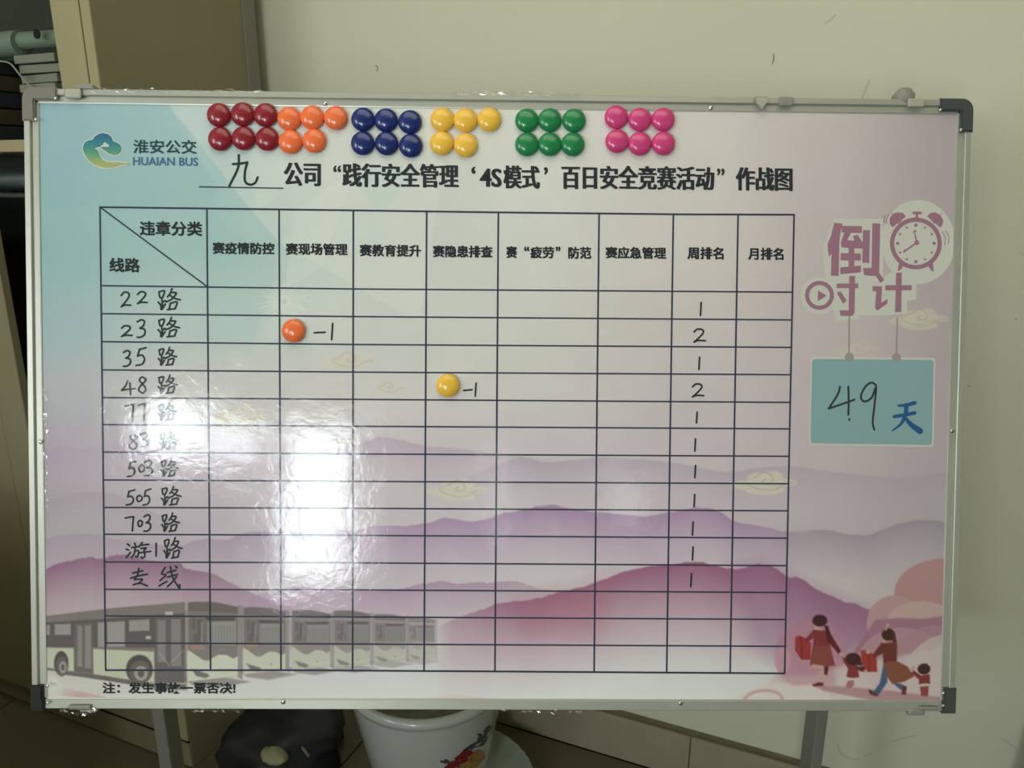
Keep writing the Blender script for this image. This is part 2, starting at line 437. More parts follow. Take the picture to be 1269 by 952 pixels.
# rosy clouds and ground at the lower right
ell(1172,735,64,43,(.82,.58,.59)); ell(1108,772,34,34,(.82,.62,.64)); ell(1142,772,43,27,(.86,.70,.68))
fill([(1085,768),(1115,766),(1144,767),(1175,763),(1175,800),(1100,840),(1050,820)], (.70,.46,.56), .9, soft=1.5)
ell(1118,820,55,42,(.82,.60,.66),.75); ell(1160,820,50,45,(.78,.55,.62),.75); ell(1180,845,62,60,(.86,.77,.77),.85)
ell(1005,812,44,46,(.80,.52,.62),.75, soft=2.5); ell(970,818,10,17,(.84,.62,.68),.8)
fill([(958,838),(1010,838),(1060,820),(1110,815),(1172,800),(1172,870),(940,870)], (.88,.80,.80), .85, soft=3)
fill([(962,838),(1030,800),(1036,850),(985,852)], (.82,.56,.66), .6, soft=4)
fill([(905,872),(925,856),(960,846),(985,850),(1010,848),(1040,872)], (.91,.86,.84), .9, soft=2)
line([(918,872),(930,860),(948,856),(965,860),(972,872)], 4, (.84,.60,.64), .7)
fill([(1008,850),(1050,851),(1110,857),(1166,864),(1166,869),(1080,868),(1020,856)], (.74,.50,.54), .75, soft=1.5)
line([(520,871),(560,864),(610,869)], 5, (.90,.76,.74), .5); line([(60,865),(80,858),(130,868)], 8, (.84,.62,.62), .7)
fill([(58,842),(66,838),(78,850),(76,866),(58,866)], (.9,.9,.87), .7, soft=3)

# buses
def G(v): return (v, v * .95, v * .94)
def S1(pts): return [(30 + x * .2522, 720 + y * .2522) for x, y in pts]
DK, BODY, GRN, WIN = (.44,.41,.41), (.53,.495,.49), (.79,.81,.70), (.64,.62,.61)
fill([(56,845),(191,846),(232,846),(232,854),(120,850),(56,870)], (.84,.84,.80), .5, soft=3)
fill(S1([(200,440),(340,455),(640,505),(795,510),(795,535),(640,528),(300,475),(200,462)]), (.38,.35,.34), .85)
fill(S1([(105,172),(450,132),(700,112),(790,103),(800,500),(640,505),(340,458),(105,440)]), BODY)
fill(S1([(105,178),(790,112),(790,150),(105,205)]), (.54,.49,.49))
fill(S1([(105,205),(790,160),(790,330),(105,325)]), (.41,.375,.38))
for q in [[(106,218),(125,217),(125,265),(106,267)], [(150,214),(228,211),(228,265),(150,266)], [(362,205),(400,202),(400,325),(362,325)], [(408,203),(495,198),(495,325),(408,325)], [(515,195),(615,190),(615,245),(515,248)]]:
    fill(S1(q), WIN)
for x in range(412, 492, 14): line(S1([(x, 210), (x, 318)]), .8, (.70,.68,.66), .5, curve=False)
fill(S1([(105,328),(243,332),(245,445),(105,425)]), GRN); fill(S1([(338,335),(638,348),(640,505),(340,458)]), GRN)
fill(S1([(248,212),(336,208),(338,455),(246,445)]), (.45,.42,.42))
for q in [[(262,222),(285,221),(285,425),(262,420)], [(298,220),(328,218),(330,432),(298,428)]]: fill(S1(q), (.58,.56,.55))
fill(S1([(642,182),(780,175),(788,500),(642,500)]), (.44,.41,.42))
for q in [[(655,195),(695,192),(695,400),(655,400)], [(722,190),(768,188),(772,420),(722,420)]]: fill(S1(q), (.56,.54,.54))
line(S1([(660,350),(715,420)]), 1, (.68,.68,.66), .8, curve=False); line(S1([(775,345),(722,400)]), 1, (.68,.68,.66), .8, curve=False)
fill(S1([(693,152),(730,152),(730,168),(693,168)]), (.78,.78,.76)); fill(S1([(598,272),(622,272),(622,286),(598,286)]), (.78,.78,.76))
def wheel(cx, cy, rx, ry, hr):
    cx, cy = 30 + cx * .2522, 720 + cy * .2522; rx *= .2522; ry *= .2522
    ell(cx, cy, rx, ry, (.36,.33,.33)); ell(cx + 1, cy + 4, rx * .8, ry * .82, (.44,.41,.40))
    ell(cx + 2, cy + 5, rx * hr, ry * hr, (.66,.65,.62)); ell(cx + 2, cy + 5, rx * hr * .5, ry * hr * .55, (.42,.39,.38))
wheel(182, 405, 36, 60, .5); wheel(566, 435, 66, 72, .5)
fill([(178,846),(232,846),(232,856),(190,853)], (.50,.45,.44), .45, soft=2)
def bus_front(x0, x1, yt, yb, al):
    w, h = x1 - x0, yb - yt
    def q(*p): return [(x0 + a * w, yt + b * h) for a, b in p]
    fill(q((-.1,.95),(.5,.92),(1.25,1.0),(.6,1.08),(.1,1.04)), (.50,.46,.46), .7 * al, soft=1.2)
    fill(q((0,.02),(.15,-.01),(.6,.0),(1,.06),(1,.93),(0,1.0)), BODY, al)
    fill(q((.02,0),(.5,.0),(1,.06),(1,.14),(.03,.11)), (.46,.42,.43), al)
    fill(q((-.035,.1),(.0,.1),(.0,.62),(-.035,.64)), (.60,.58,.57), al)
    fill(q((.04,.17),(1,.19),(1,.56),(.04,.56)), (.50,.47,.48), al)
    fill(q((.40,.24),(.96,.24),(.96,.55),(.40,.54)), (.62,.61,.60), al)
    for k in range(9): line(q((.44 + k * .058, .3), (.44 + k * .058, .53)), .9, (.50,.47,.48), .7 * al, curve=False)
    fill(q((.35,.19),(.95,.19),(.92,.235),(.40,.235)), (.36,.33,.35), al)
    for (a, b, c, d, g) in [(.1,.2,.16,.34,.42), (.2,.22,.30,.42,.40), (.12,.4,.34,.5,.42), (.27,.25,.31,.5,.64)]:
        fill(q((a,b),(c,b),(c,d),(a,d)), G(g), .8 * al)
    fill(q((.06,.535),(.34,.54),(.34,.59),(.08,.60)), (.74,.54,.46), .8 * al)
    fill(q((0,.62),(.02,.60),(.32,.73),(.42,.735),(.50,.70),(.62,.66),(.78,.665),(.90,.71),(1,.68),(1,.93),(0,1.0)), (.86,.87,.79), al)
    fill(q((.08,.84),(.2,.86),(.40,.90),(.44,.93),(.36,.955),(.18,.93)), (.42,.40,.40), .9 * al)
    fill(q((.55,.87),(.98,.84),(.98,.88),(.55,.91)), (.84,.85,.74), al)
    ell(x0 + .66 * w, yt + .85 * h, .8, .8, (.5,.48,.46), al)
    fill(q((1.0,.04),(1.09,.04),(1.09,.97),(1.0,.95)), (.56,.52,.52), .8 * al)
for a in [(505,539,765,819.6,.38), (462.5,503,761.6,823,.55), (413,458.7,757,828.5,.66), (361.6,409.5,756.6,831,.78), (301,354,753,836,.86), (232,295,746.5,845,.95)]:
    bus_front(*a)

# small auspicious clouds
def cloudlet(cx, cy, s, al, col=(.89,.86,.79), lc=(.70,.60,.54)):
    for dx, dy, rx, ry in [(-.75,.1,.5,.18),(0,.28,.75,.2),(.75,0,.45,.14),(-.15,-.1,.55,.28),(.3,-.18,.4,.25),(-.45,.05,.35,.25)]:
        ell(cx + dx * s, cy + dy * s, rx * s, ry * s, col, al, soft=1.2)
    line([(cx + .05*s, cy - .12*s), (cx - .1*s, cy - .02*s), (cx + .1*s, cy + .06*s), (cx + .3*s, cy - .05*s), (cx + .2*s, cy - .3*s), (cx - .1*s, cy - .38*s), (cx - .35*s, cy - .2*s)], .9, lc, .7 * al)
    line([(cx - .35*s, cy - .2*s), (cx - .75*s, cy - .05*s), (cx - .4*s, cy + .2*s), (cx + .3*s, cy + .28*s), (cx + .75*s, cy + .05*s), (cx + 1.1*s, cy)], .8, lc, .6 * al)
for c in [(432,447,27,.6), (482,481,18,.5), (296,517,30,.75), (567,607,30,.85), (948,598,33,.9), (1062,433,26,.45), (1140,395,30,.75)]:
    cloudlet(*c)
ell(1062,425,34,12,(.86,.80,.78),.35, soft=5)

# walking family
def S2(pts): return [(960 + x / 5.2875, 740 + y / 5.2875) for x, y in pts]
RED, DRED, SKIN, HAIR = (.60,.20,.22), (.45,.14,.17), (.84,.66,.60), (.30,.15,.16)
BR1, BR2 = (.50,.20,.18), (.60,.32,.24)
fill(S2([(135,262),(160,252),(200,268),(238,300),(236,412),(175,412),(133,350)]), (.72,.20,.20)); line(S2([(172,265),(180,405)]), 1, DRED)
fill(S2([(255,215),(300,210),(345,225),(360,290),(365,330),(375,380),(395,450),(340,452),(300,450),(232,445),(248,330),(255,270),(215,298),(195,280)]), RED)
fill(S2([(262,322),(365,322),(395,450),(320,456),(232,440)]), (.62,.27,.25))
fill(S2([(335,235),(360,230),(430,345),(445,378),(425,385),(395,345),(345,290)]), DRED)
fill(S2([(248,440),(320,450),(318,560),(295,560),(298,470),(240,462)]), SKIN); fill(S2([(325,455),(355,455),(345,512),(325,508)]), DRED)
fill(S2([(245,575),(285,560),(320,562),(318,582),(255,586)]), DRED)
ell(960+280/5.2875, 740+185/5.2875, 4.2, 4.6, SKIN); ell(960+296/5.2875, 740+155/5.2875, 9.4, 7.4, HAIR)
fill(S2([(325,185),(350,190),(365,240),(352,275),(335,230)]), HAIR); line(S2([(262,208),(310,215)]), 1.6, (.88,.76,.62)); ell(*S2([(435,375)])[0], 2.6, 2.6, SKIN)
# child between
fill(S2([(440,395),(470,400),(545,455),(555,530),(470,530),(480,470),(455,430)]), RED)
fill(S2([(530,458),(590,452),(605,492),(560,488)]), (.42,.16,.2)); ell(*S2([(598,485)])[0], 2.4, 2.2, SKIN)
ell(*S2([(515,408)])[0], 10, 7.8, HAIR, rot=.2); fill(S2([(545,420),(575,425),(578,450),(540,448)]), HAIR)
line(S2([(472,532),(510,545),(552,535)]), 3, (.90,.80,.76)); fill(S2([(478,550),(520,545),(520,580),(490,600),(465,585)]), (.74,.46,.44))
# man with bag
fill(S2([(565,352),(600,348),(668,385),(672,490),(610,492),(568,430)]), (.74,.21,.19)); line(S2([(618,372),(622,485)]), 1, DRED)
fill(S2([(712,440),(740,450),(738,560),(675,650),(645,625),(690,560)]), (.28,.38,.55)); fill(S2([(780,560),(830,570),(862,590),(840,618),(790,580)]), (.28,.38,.55))
fill(S2([(612,605),(640,615),(672,640),(668,652),(625,638)]), (.45,.20,.20)); fill(S2([(842,582),(868,588),(858,640),(830,640)]), (.45,.20,.20))
fill(S2([(700,300),(770,290),(803,320),(800,430),(760,440),(712,440),(708,370),(655,398),(640,380)]), BR1)
fill(S2([(715,425),(800,420),(870,455),(915,520),(850,555),(772,572),(735,520)]), BR2); fill(S2([(765,280),(785,245),(800,290),(803,330)]), BR1)
ell(*S2([(722,270)])[0], 4, 4.6, SKIN); ell(*S2([(745,247)])[0], 8.4, 7.6, HAIR); fill(S2([(770,225),(790,240),(796,300),(775,290)]), (.40,.18,.18))
line(S2([(728,215),(738,180)]), 2.4, SKIN); line(S2([(738,180),(748,185)]), 2, SKIN); ell(*S2([(612,360)])[0], 3, 2.4, SKIN)
line(S2([(712,300),(765,295)]), 1.4, (.80,.62,.55))
# small child
ell(*S2([(905,468)])[0], 2.6, 2.6, SKIN); fill(S2([(910,480),(960,515),(1015,505),(1020,575),(945,580),(945,540),(895,500)]), RED)
ell(*S2([(978,472)])[0], 8, 6.8, HAIR); fill(S2([(988,436),(1000,440),(995,455)]), HAIR); line(S2([(948,580),(985,574),(1020,578)]), 2.6, (.90,.80,.76))
fill(S2([(952,588),(1010,584),(1005,650),(960,648)]), (.66,.26,.25))

# mesh of the sheet
verts = np.zeros((NX * NY, 3)); verts[:, 0] = GU.ravel(); verts[:, 1] = GV.ravel()
idx = np.arange(NX * NY).reshape(NY, NX)
quads = np.stack([idx[:-1, :-1], idx[1:, :-1], idx[1:, 1:], idx[:-1, 1:]], -1).reshape(-1, 4)
me = bpy.data.meshes.new('printed_sheet')
me.vertices.add(len(verts)); me.vertices.foreach_set('co', verts.ravel())
me.loops.add(quads.size); me.loops.foreach_set('vertex_index', quads.ravel().astype(np.int32))
me.polygons.add(len(quads)); me.polygons.foreach_set('loop_start', np.arange(0, quads.size, 4, dtype=np.int32))
me.update(calc_edges=True)
ca = me.color_attributes.new('Col', 'FLOAT_COLOR', 'POINT')
CV = CV * .80 + CV.mean(-1, keepdims=True) * .20; CV = CV * .96 + .037; CV *= np.interp(PX, [47, 300, 700, 900, 1187], [1.0, 1.02, 1.03, 1.02, .96])[..., None]; CV *= (np.interp(PY, [127, 760, 850, 870], [1, 1, 1.035, 1.035])[..., None] * np.array([1, 1, 1.006]))  # milky veil, dimmer right side and brighter foot painted into the print
cc = np.ones((NX * NY, 4), np.float32); cc[:, :3] = lin(np.clip(CV, 0, 1)).reshape(-1, 3)
ca.data.foreach_set('color', cc.ravel())
me.materials.append(M_print)
sheet = bpy.data.objects.new('printed_sheet', me); link(sheet, board)
sheet['label'] = 'printed poster with teal sky, mauve mountains, buses and a walking family'
bm = bmesh.new(); box(bm, -HW - 0.003, HW + 0.003, -HH - 0.003, HH + 0.003, -0.012, -0.0006); obj('core_panel', bm, M_backing, board)

# --- flat print pieces over the sheet
LY = 0.00013
class Decal:
    def __init__(s, layer=1): s.bm = bmesh.new(); s.w = LY * layer; s.k = 0
    def _w(s): s.k += 1; return s.w + (s.k % 40) * 3e-6
    def poly(s, pts):
        w = s._w(); vs = [s.bm.verts.new((*B(*p), w)) for p in pts]
        f = s.bm.faces.new(vs); bmesh.ops.triangulate(s.bm, faces=[f]); return s
    def ribbon(s, pts, wd, curve=True, cap=True, taper=None):
        pts = catmull(pts, 5) if curve and len(pts) > 2 else np.array(pts, float)
        w = s._w(); n = len(pts); L = []; R_ = []
        for i, p in enumerate(pts):
            d = pts[min(i + 1, n - 1)] - pts[max(i - 1, 0)]; d = d / (np.hypot(*d) + 1e-9); q = np.array([-d[1], d[0]])
            h = wd / 2 * (1 if taper is None else np.interp(i / (n - 1), [0, .5, 1], taper))
            L.append(s.bm.verts.new((*B(*(p + q * h)), w))); R_.append(s.bm.verts.new((*B(*(p - q * h)), w)))
        for i in range(n - 1): s.bm.faces.new((L[i], R_[i], R_[i + 1], L[i + 1]))
        if cap:
            for i, e in ((0, 0), (n - 1, 2)):
                h = wd / 2 * (1 if taper is None else taper[e]); s.disc(pts[i][0], pts[i][1], h, n=10)
        return s
    def disc(s, x, y, r, ry=None, n=28):
        ry = ry or r; return s.poly([(x + r * math.cos(2 * math.pi * k / n), y + ry * math.sin(2 * math.pi * k / n)) for k in range(n)])
    def ring(s, x, y, R1, R2, n=48):
        w = s._w(); A = []; Bq = []
        for k in range(n):
            a = 2 * math.pi * k / n
            A.append(s.bm.verts.new((*B(x + R1 * math.cos(a), y + R1 * math.sin(a)), w))); Bq.append(s.bm.verts.new((*B(x + R2 * math.cos(a), y + R2 * math.sin(a)), w)))
        for k in range(n): j = (k + 1) % n; s.bm.faces.new((A[k], A[j], Bq[j], Bq[k]))
        return s
    def done(s, name, m, label=None):
        for f in s.bm.faces: f.normal_update()
        fl = [f for f in s.bm.faces if f.normal.z < 0]; bmesh.ops.reverse_faces(s.bm, faces=fl)
        me = bpy.data.meshes.new(name); s.bm.to_mesh(me); s.bm.free(); me.materials.append(m)
        o = bpy.data.objects.new(name, me); link(o, board)
        if label: o['label'] = label
        return o
_tc = {}
def text_mesh(body, off):
    key = (body, off)
    if key in _tc: return _tc[key]
    cu = bpy.data.curves.new('t', 'FONT'); cu.body = body; cu.size = 1.0; cu.offset = off; cu.resolution_u = 3; cu.fill_mode = 'FRONT'
    ob = bpy.data.objects.new('t', cu); scn.collection.objects.link(ob)
    bpy.context.view_layer.update()
    ev = ob.evaluated_get(bpy.context.evaluated_depsgraph_get()); me = bpy.data.meshes.new_from_object(ev)
    V = np.array([v.co[:2] for v in me.vertices]); Fc = [tuple(p.vertices) for p in me.polygons]
    bpy.data.objects.remove(ob); bpy.data.curves.remove(cu); bpy.data.meshes.remove(me)
    _tc[key] = (V, Fc); return V, Fc
def text(dc, body, x0, x1, y0, y1, off=0.006, slope=0.0095, heavy=0.0, hy=0.0, shear=0.0):
    V, Fc = text_mesh(body, off)
    mn, mx = V.min(0), V.max(0)
    for dxs, dys in ([(0, 0)] if heavy == 0 else [(-heavy, -hy), (-heavy / 3, hy), (heavy / 3, -hy), (heavy, hy)]):
        w = dc._w(); vs = []
        for v in V:
            a = (v[0] - mn[0]) / (mx[0] - mn[0]); b = (mx[1] - v[1]) / (mx[1] - mn[1])
            x = x0 + heavy + a * (x1 - x0 - 2 * heavy) + dxs + shear * (0.5 - b) * (y1 - y0); y = y0 + hy + dys + b * (y1 - y0 - 2 * hy) + slope * (a - 0.5) * (x1 - x0)
            vs.append(dc.bm.verts.new((*B(x, y), w)))
        for f in Fc:
            try: dc.bm.faces.new([vs[i] for i in f])
            except ValueError: pass
# table lines
colsx = [(124,131),(256.4,261),(345.9,348.3),(437.9,437),(528.8,525.5),(617.6,613.3),(742.4,736.2),(834.4,826.1),(914.6,904.7),(984,972.3)]
d = Decal(2)
def top_y(x): return np.interp(x, [124, 437, 617, 840, 984], [256.8, 260.8, 263.3, 265.7, 266])
def bot_y(x): return np.interp(x, [131, 360, 613, 972], [830.6, 830.6, 832.2, 834.6])
ybreak = [(354.1,358.2,362.2), (388.8,392.4,396.6), (423.5,427,430.6), (458.5,461.2,464.5), (492.8,495,498.8), (526.3,528.3,531.6), (560.3,562.6,565.6), (594.9,596.6,599.6), (629,630,633.2), (662.2,663.5,667), (696.5,697.6,701.1), (730.4,731.1,734.4), (763.4,764.6,767.8), (796.9,798.2,801.1)]
for k, (xa, xb) in enumerate(colsx):
    mid = (xa + xb) / 2 + (0.4 if k < 5 else -0.2)
    d.ribbon([(xa, top_y(xa)), (xb, bot_y(xb))], 2.2, curve=False, cap=False)
for (a, b, c) in ybreak:
    t = (b - 256) / 575; xl = 124 + 7 * t; xr = 984 - 11.7 * t
    d.ribbon([(xl, a), (437, b), (xr, c)], 1.9, curve=False, cap=False)
d.ribbon([(123.2, 256.8), (437, 260.8), (617, 263.3), (840, 265.7), (984.9, 266.2)], 2.3, curve=False, cap=False)
d.ribbon([(130.2, 830.6), (360, 830.6), (613, 832.2), (973, 834.6)], 2.3, curve=False, cap=False)
d.ribbon([(124.5, 257), (257.5, 355.8)], 1.8, curve=False, cap=False)
d.ribbon([(246.6, 231.6), (351.4, 233.4)], 1.6, curve=False, cap=False)
d.done('table_grid', M_line)
# title
d = Decal(3)
for b_, x0, x1, y0, y1 in [('公司',351.4,397.8,201.4,230.8),('“',413,422.7,205,213.5),('践行安全管理',424,568.8,202.6,232.4),('‘',584,589.5,206.5,215.5),
                           ('4S',594.3,622,209,232),('模式',623.6,669.3,205.4,234),('’',674,679,207.3,216.5),('百日安全竞赛活动',695.5,885.3,205.6,235.2),('”',888.4,897.9,209,217.5),('作战图',911.4,982.3,207.4,236.6)]:
    text(d, b_, x0, x1, y0, y1, off=0.006, heavy=1.2 if len(b_) > 1 else .5, hy=.18)
d.done('title_lettering', M_ink)
d = Decal(3)
for b_, x0, x1, y0, y1 in [('赛疫情防控',263.2,340.4,300.3,315.3),('赛现场管理',354,430.9,301.4,316.4),('赛教育提升',445.5,521.9,303,318.2),('赛隐患排查',536.1,610.8,304.3,319.3),
                           ('赛',627,641,305,320),('“',649.4,656,305.5,311.5),('疲劳',656.9,686.9,305.5,320.5),('”',688.4,694.7,305.7,311.7),('防范',704,733,306,321),('赛应急管理',750,825.6,306,321),
                           ('周排名',851.7,896.8,306.2,321.8),('月排名',926.8,971,307,322.4),('违章分类',173.2,251,274,292.5),('线路',135.5,173.7,319.7,337.5),('注：发生事故一票否决!',127,292,845.6,859.8)]:
    text(d, b_, x0, x1, y0, y1, off=0.006, slope=0.0095 if y0 < 800 else 0.0, heavy=.55, hy=.38)
    d.done('header_lettering', M_ink); d = Decal(3)
d.bm.free()
# emblem and its lettering
def EM(p): return [(90 + x / 7.05, 155 + y / 7.05) for x, y in p]
outline = EM([(497,342),(420,352),(370,368),(310,376),(240,366),(190,346),(145,310),(110,265),(92,220),(92,185),(108,152),(140,135),(175,130),(195,100),(230,78),(270,70),(310,80),(340,105),(357,145),(385,152),(415,170),(430,200),(425,235),(400,256),(365,264),(320,252),(285,225),(255,205),(225,200),(196,208),(218,220),(230,240),(243,275),(265,305),(300,322),(350,327),(400,324),(450,332)])
d = Decal(2)
d.ribbon(list(outline) + [outline[0]], 2.6, curve=False, cap=False); d.done('emblem_outline', M_pale)
bm = bmesh.new(); f = bm.faces.new([bm.verts.new((*B(*p), LY * 3)) for p in outline]); bmesh.ops.triangulate(bm, faces=[f])
for yy in range(168, 210, 3):
    u0, v0 = B(130, yy); bmesh.ops.bisect_plane(bm, geom=bm.verts[:] + bm.edges[:] + bm.faces[:], plane_co=(0, v0, 0), plane_no=(0, 1, 0))
for xx in range(130, 165, 6):
    u0, v0 = B(xx, 185); bmesh.ops.bisect_plane(bm, geom=bm.verts[:] + bm.edges[:] + bm.faces[:], plane_co=(u0, 0, 0), plane_no=(1, 0, 0))
emb = obj('emblem', bm, M_print, board)
ca = emb.data.color_attributes.new('Col', 'FLOAT_COLOR', 'POINT')
v_top = B(130, 165)[1]; v_bot = B(130, 208)[1]; ul = B(103, 190)[0]; ur = B(161, 190)[0]
for i, v in enumerate(emb.data.vertices):
    t = (v_top - v.co.y) / (v_top - v_bot); s_ = (v.co.x - ul) / (ur - ul)
    c = [np.interp(t, [0, .3, .6, .85, 1], q) for q in ([.22,.26,.42,.62,.68], [.44,.55,.66,.72,.72], [.62,.60,.54,.48,.48])]
    if t > .7: c = [a * (1 - s_ * .5) + b_ * s_ * .5 for a, b_ in zip(c, (.80,.72,.52))]
    ca.data[i].color = (*lin(c), 1)
d = Decal(4); d.poly(EM([(246,190),(255,178),(264,176),(272,160),(287,150),(300,165),(312,168),(322,180),(316,192)])); d.poly(EM([(196,208),(215,196),(262,190),(250,202),(225,206)])); d.done('emblem_hill', M_pale)
d = Decal(3); text(d, '淮安公交', 165.2, 243.9, 173.2, 190.6, off=0.006, slope=0.008, heavy=.35, hy=.25); d.done('logo_lettering', M_logotext)
d = Decal(3); text(d, 'HUAIAN BUS', 164.9, 245.6, 195, 205.4, off=0.006, slope=0.012, heavy=.3, hy=.2); d.done('logo_lettering', M_logoblue)
# countdown artwork
def S5(p): return [(980 + x / 5.6, 230 + y / 5.6) for x, y in p]
d = Decal(1)
d.disc(980 + 884 / 5.6, 230 + 392 / 5.6, 256 / 5.6, 292 / 5.6, 48)
d.poly(S5([(295,228),(640,230),(640,640),(700,600),(870,640),(870,790),(805,800),(805,890),(640,905),(480,900),(470,930),(310,940),(300,880),(245,650),(225,500),(222,420),(262,330)]))
d.disc(980 + 198 / 5.6, 230 + 765 / 5.6, 130 / 5.6); d.done('countdown_backing', M_pale)
d = Decal(3)
for q in [[(300,258),(358,265),(340,345),(336,400),(331,628),(278,626),(282,470),(264,495),(253,410),(278,350)], [(352,280),(492,282),(492,330),(352,326)],
          [(372,322),(418,326),(392,378),(425,384),(440,382),(430,350),(462,342),(498,395),(498,438),(352,430),(345,398)], [(400,432),(440,432),(440,600),(400,602)],
          [(345,470),(485,472),(485,520),(345,520)], [(342,568),(487,556),(485,603),(342,615)], [(500,310),(548,310),(543,537),(495,535)],
          [(565,262),(620,265),(612,600),(592,628),(508,622),(500,573),(560,572)], [(187,728),(248,765),(187,802)], [(318,680),(467,680),(467,712),(318,712)],
          [(405,628),(445,628),(442,880),(428,905),(345,905),(337,866),(400,866)], [(318,745),(345,732),(387,800),(362,820)], [(585,622),(612,605),(648,655),(620,676)],
          [(565,698),(632,700),(627,815),(668,786),(670,818),(600,868),(583,850),(592,735),(567,732)], [(655,692),(838,692),(838,727),(655,727)], [(730,605),(770,605),(765,878),(722,878)]]:
    d.poly(S5(q))
d.ring(980 + 198 / 5.6, 230 + 762 / 5.6, 100 / 5.6, 72 / 5.6)
d.done('countdown_lettering', M_purple)
d = Decal(3)
cxk, cyk = 980 + 867 / 5.6, 230 + 402 / 5.6
d.ring(cxk, cyk, 180 / 5.6, 150 / 5.6)
for k in range(12):
    a = math.pi * k / 6; d.disc(cxk + 22.6 * math.sin(a), cyk - 22.6 * math.cos(a), 2.1 if k % 3 == 0 else 1.4, n=12)
d.disc(980 + 873 / 5.6, 230 + 397 / 5.6, 3.1, n=16)
d.ribbon(S5([(873,397),(860,335)]), 1.7, curve=False); d.poly(S5([(843,330),(857,306),(874,322)])); d.ribbon(S5([(873,397),(785,458)]), 2, curve=False); d.poly(S5([(775,465),(788,440),(800,460)]))
for q in [[(797,215),(778,192),(740,186),(705,198),(684,230),(686,265),(703,291)], [(945,215),(965,192),(1000,186),(1035,205),(1056,240),(1052,270),(1037,291)], [(866,198),(882,198),(882,228),(866,228)],
          [(845,180),(907,182),(907,200),(845,200)], [(740,592),(750,535),(790,548),(752,592)], [(990,598),(985,535),(948,553),(972,590)]]:
    d.poly(S5(q))
d.ribbon(S5([(712,205),(698,188)]), .8, curve=False); d.ribbon(S5([(1036,205),(1048,190)]), .8, curve=False); d.ribbon(S5([(745,262),(765,240)]), 1.5, curve=False); d.ribbon(S5([(998,262),(978,240)]), 1.5, curve=False)
for q in [[(655,205),(647,235),(650,262)], [(677,205),(664,235),(664,268)], [(1048,320),(1070,362),(1066,415)], [(1074,318),(1096,355),(1093,403)]]: d.ribbon(S5(q), 0.9)
d.done('alarm_clock_print', M_purple)
def S6(p): return [(980 + x / 5.6, 390 + y / 5.6) for x, y in p]
d = Decal(2); d.ribbon(S6([(405,5),(403,300)]), 2.0, curve=False, cap=False); d.done('hanging_string_print', M_string); d = Decal(2); d.ribbon(S6([(738,20),(732,300)]), 2.0, curve=False, cap=False); d.done('hanging_string_print', M_string)
def rrect(c4, r, n=5):
    out = []; c4 = [np.array(c) for c in c4]
    for i in range(4):
        p, a, b_ = c4[i], c4[i - 1], c4[(i + 1) % 4]; da = (a - p) / np.hypot(*(a - p)); db = (b_ - p) / np.hypot(*(b_ - p))
        for t in np.linspace(0, 1, n): q = p + da * r * (1 - t) ** 2 + db * r * t ** 2; out.append(tuple(q))
    return out
d = Decal(3); d.poly(rrect(S6([(138,292),(1002,300),(990,920),(124,905)]), 5)); d.done('countdown_plate_border', M_pale)
d = Decal(4); d.poly(rrect(S6([(147,308),(990,314),(978,905),(136,892)]), 4)); d.done('countdown_plate', M_teal, 'teal printed countdown plate')
d = Decal(5); d.disc(*S6([(405,297)])[0], 5.6); d.done('string_knob_print', M_string); d = Decal(5); d.disc(*S6([(731,297)])[0], 5.6); d.done('string_knob_print', M_string)
d = Decal(5)
d.ribbon(S6([(745,632),(800,628),(858,612)]), 4.6, taper=(.7, .9, 1.1)); d.ribbon(S6([(716,708),(790,695),(858,682)]), 4.6, taper=(.9, 1, 1)); d.ribbon(S6([(800,628),(795,690),(765,755),(703,806)]), 4.4, taper=(1.3, 1.1, .35))
d.ribbon(S6([(785,705),(830,760),(895,808)]), 6.5, taper=(.5, .9, 1.2)); d.done('day_lettering', M_blue)
d = Decal(5)
for q in [[(340,500),(325,552),(262,652)], [(262,652),(350,622),(440,590)], [(398,500),(400,600),(398,695)], [(590,490),(560,472),(520,495),(487,555),(492,592),(520,602),(562,572),(590,500),(580,620),(567,740),(577,798)], [(405,725),(404,732)]]:
    d.ribbon(S6(q), 2.6)
d.done('marker_number', M_marker, 'handwritten 49 in black marker')

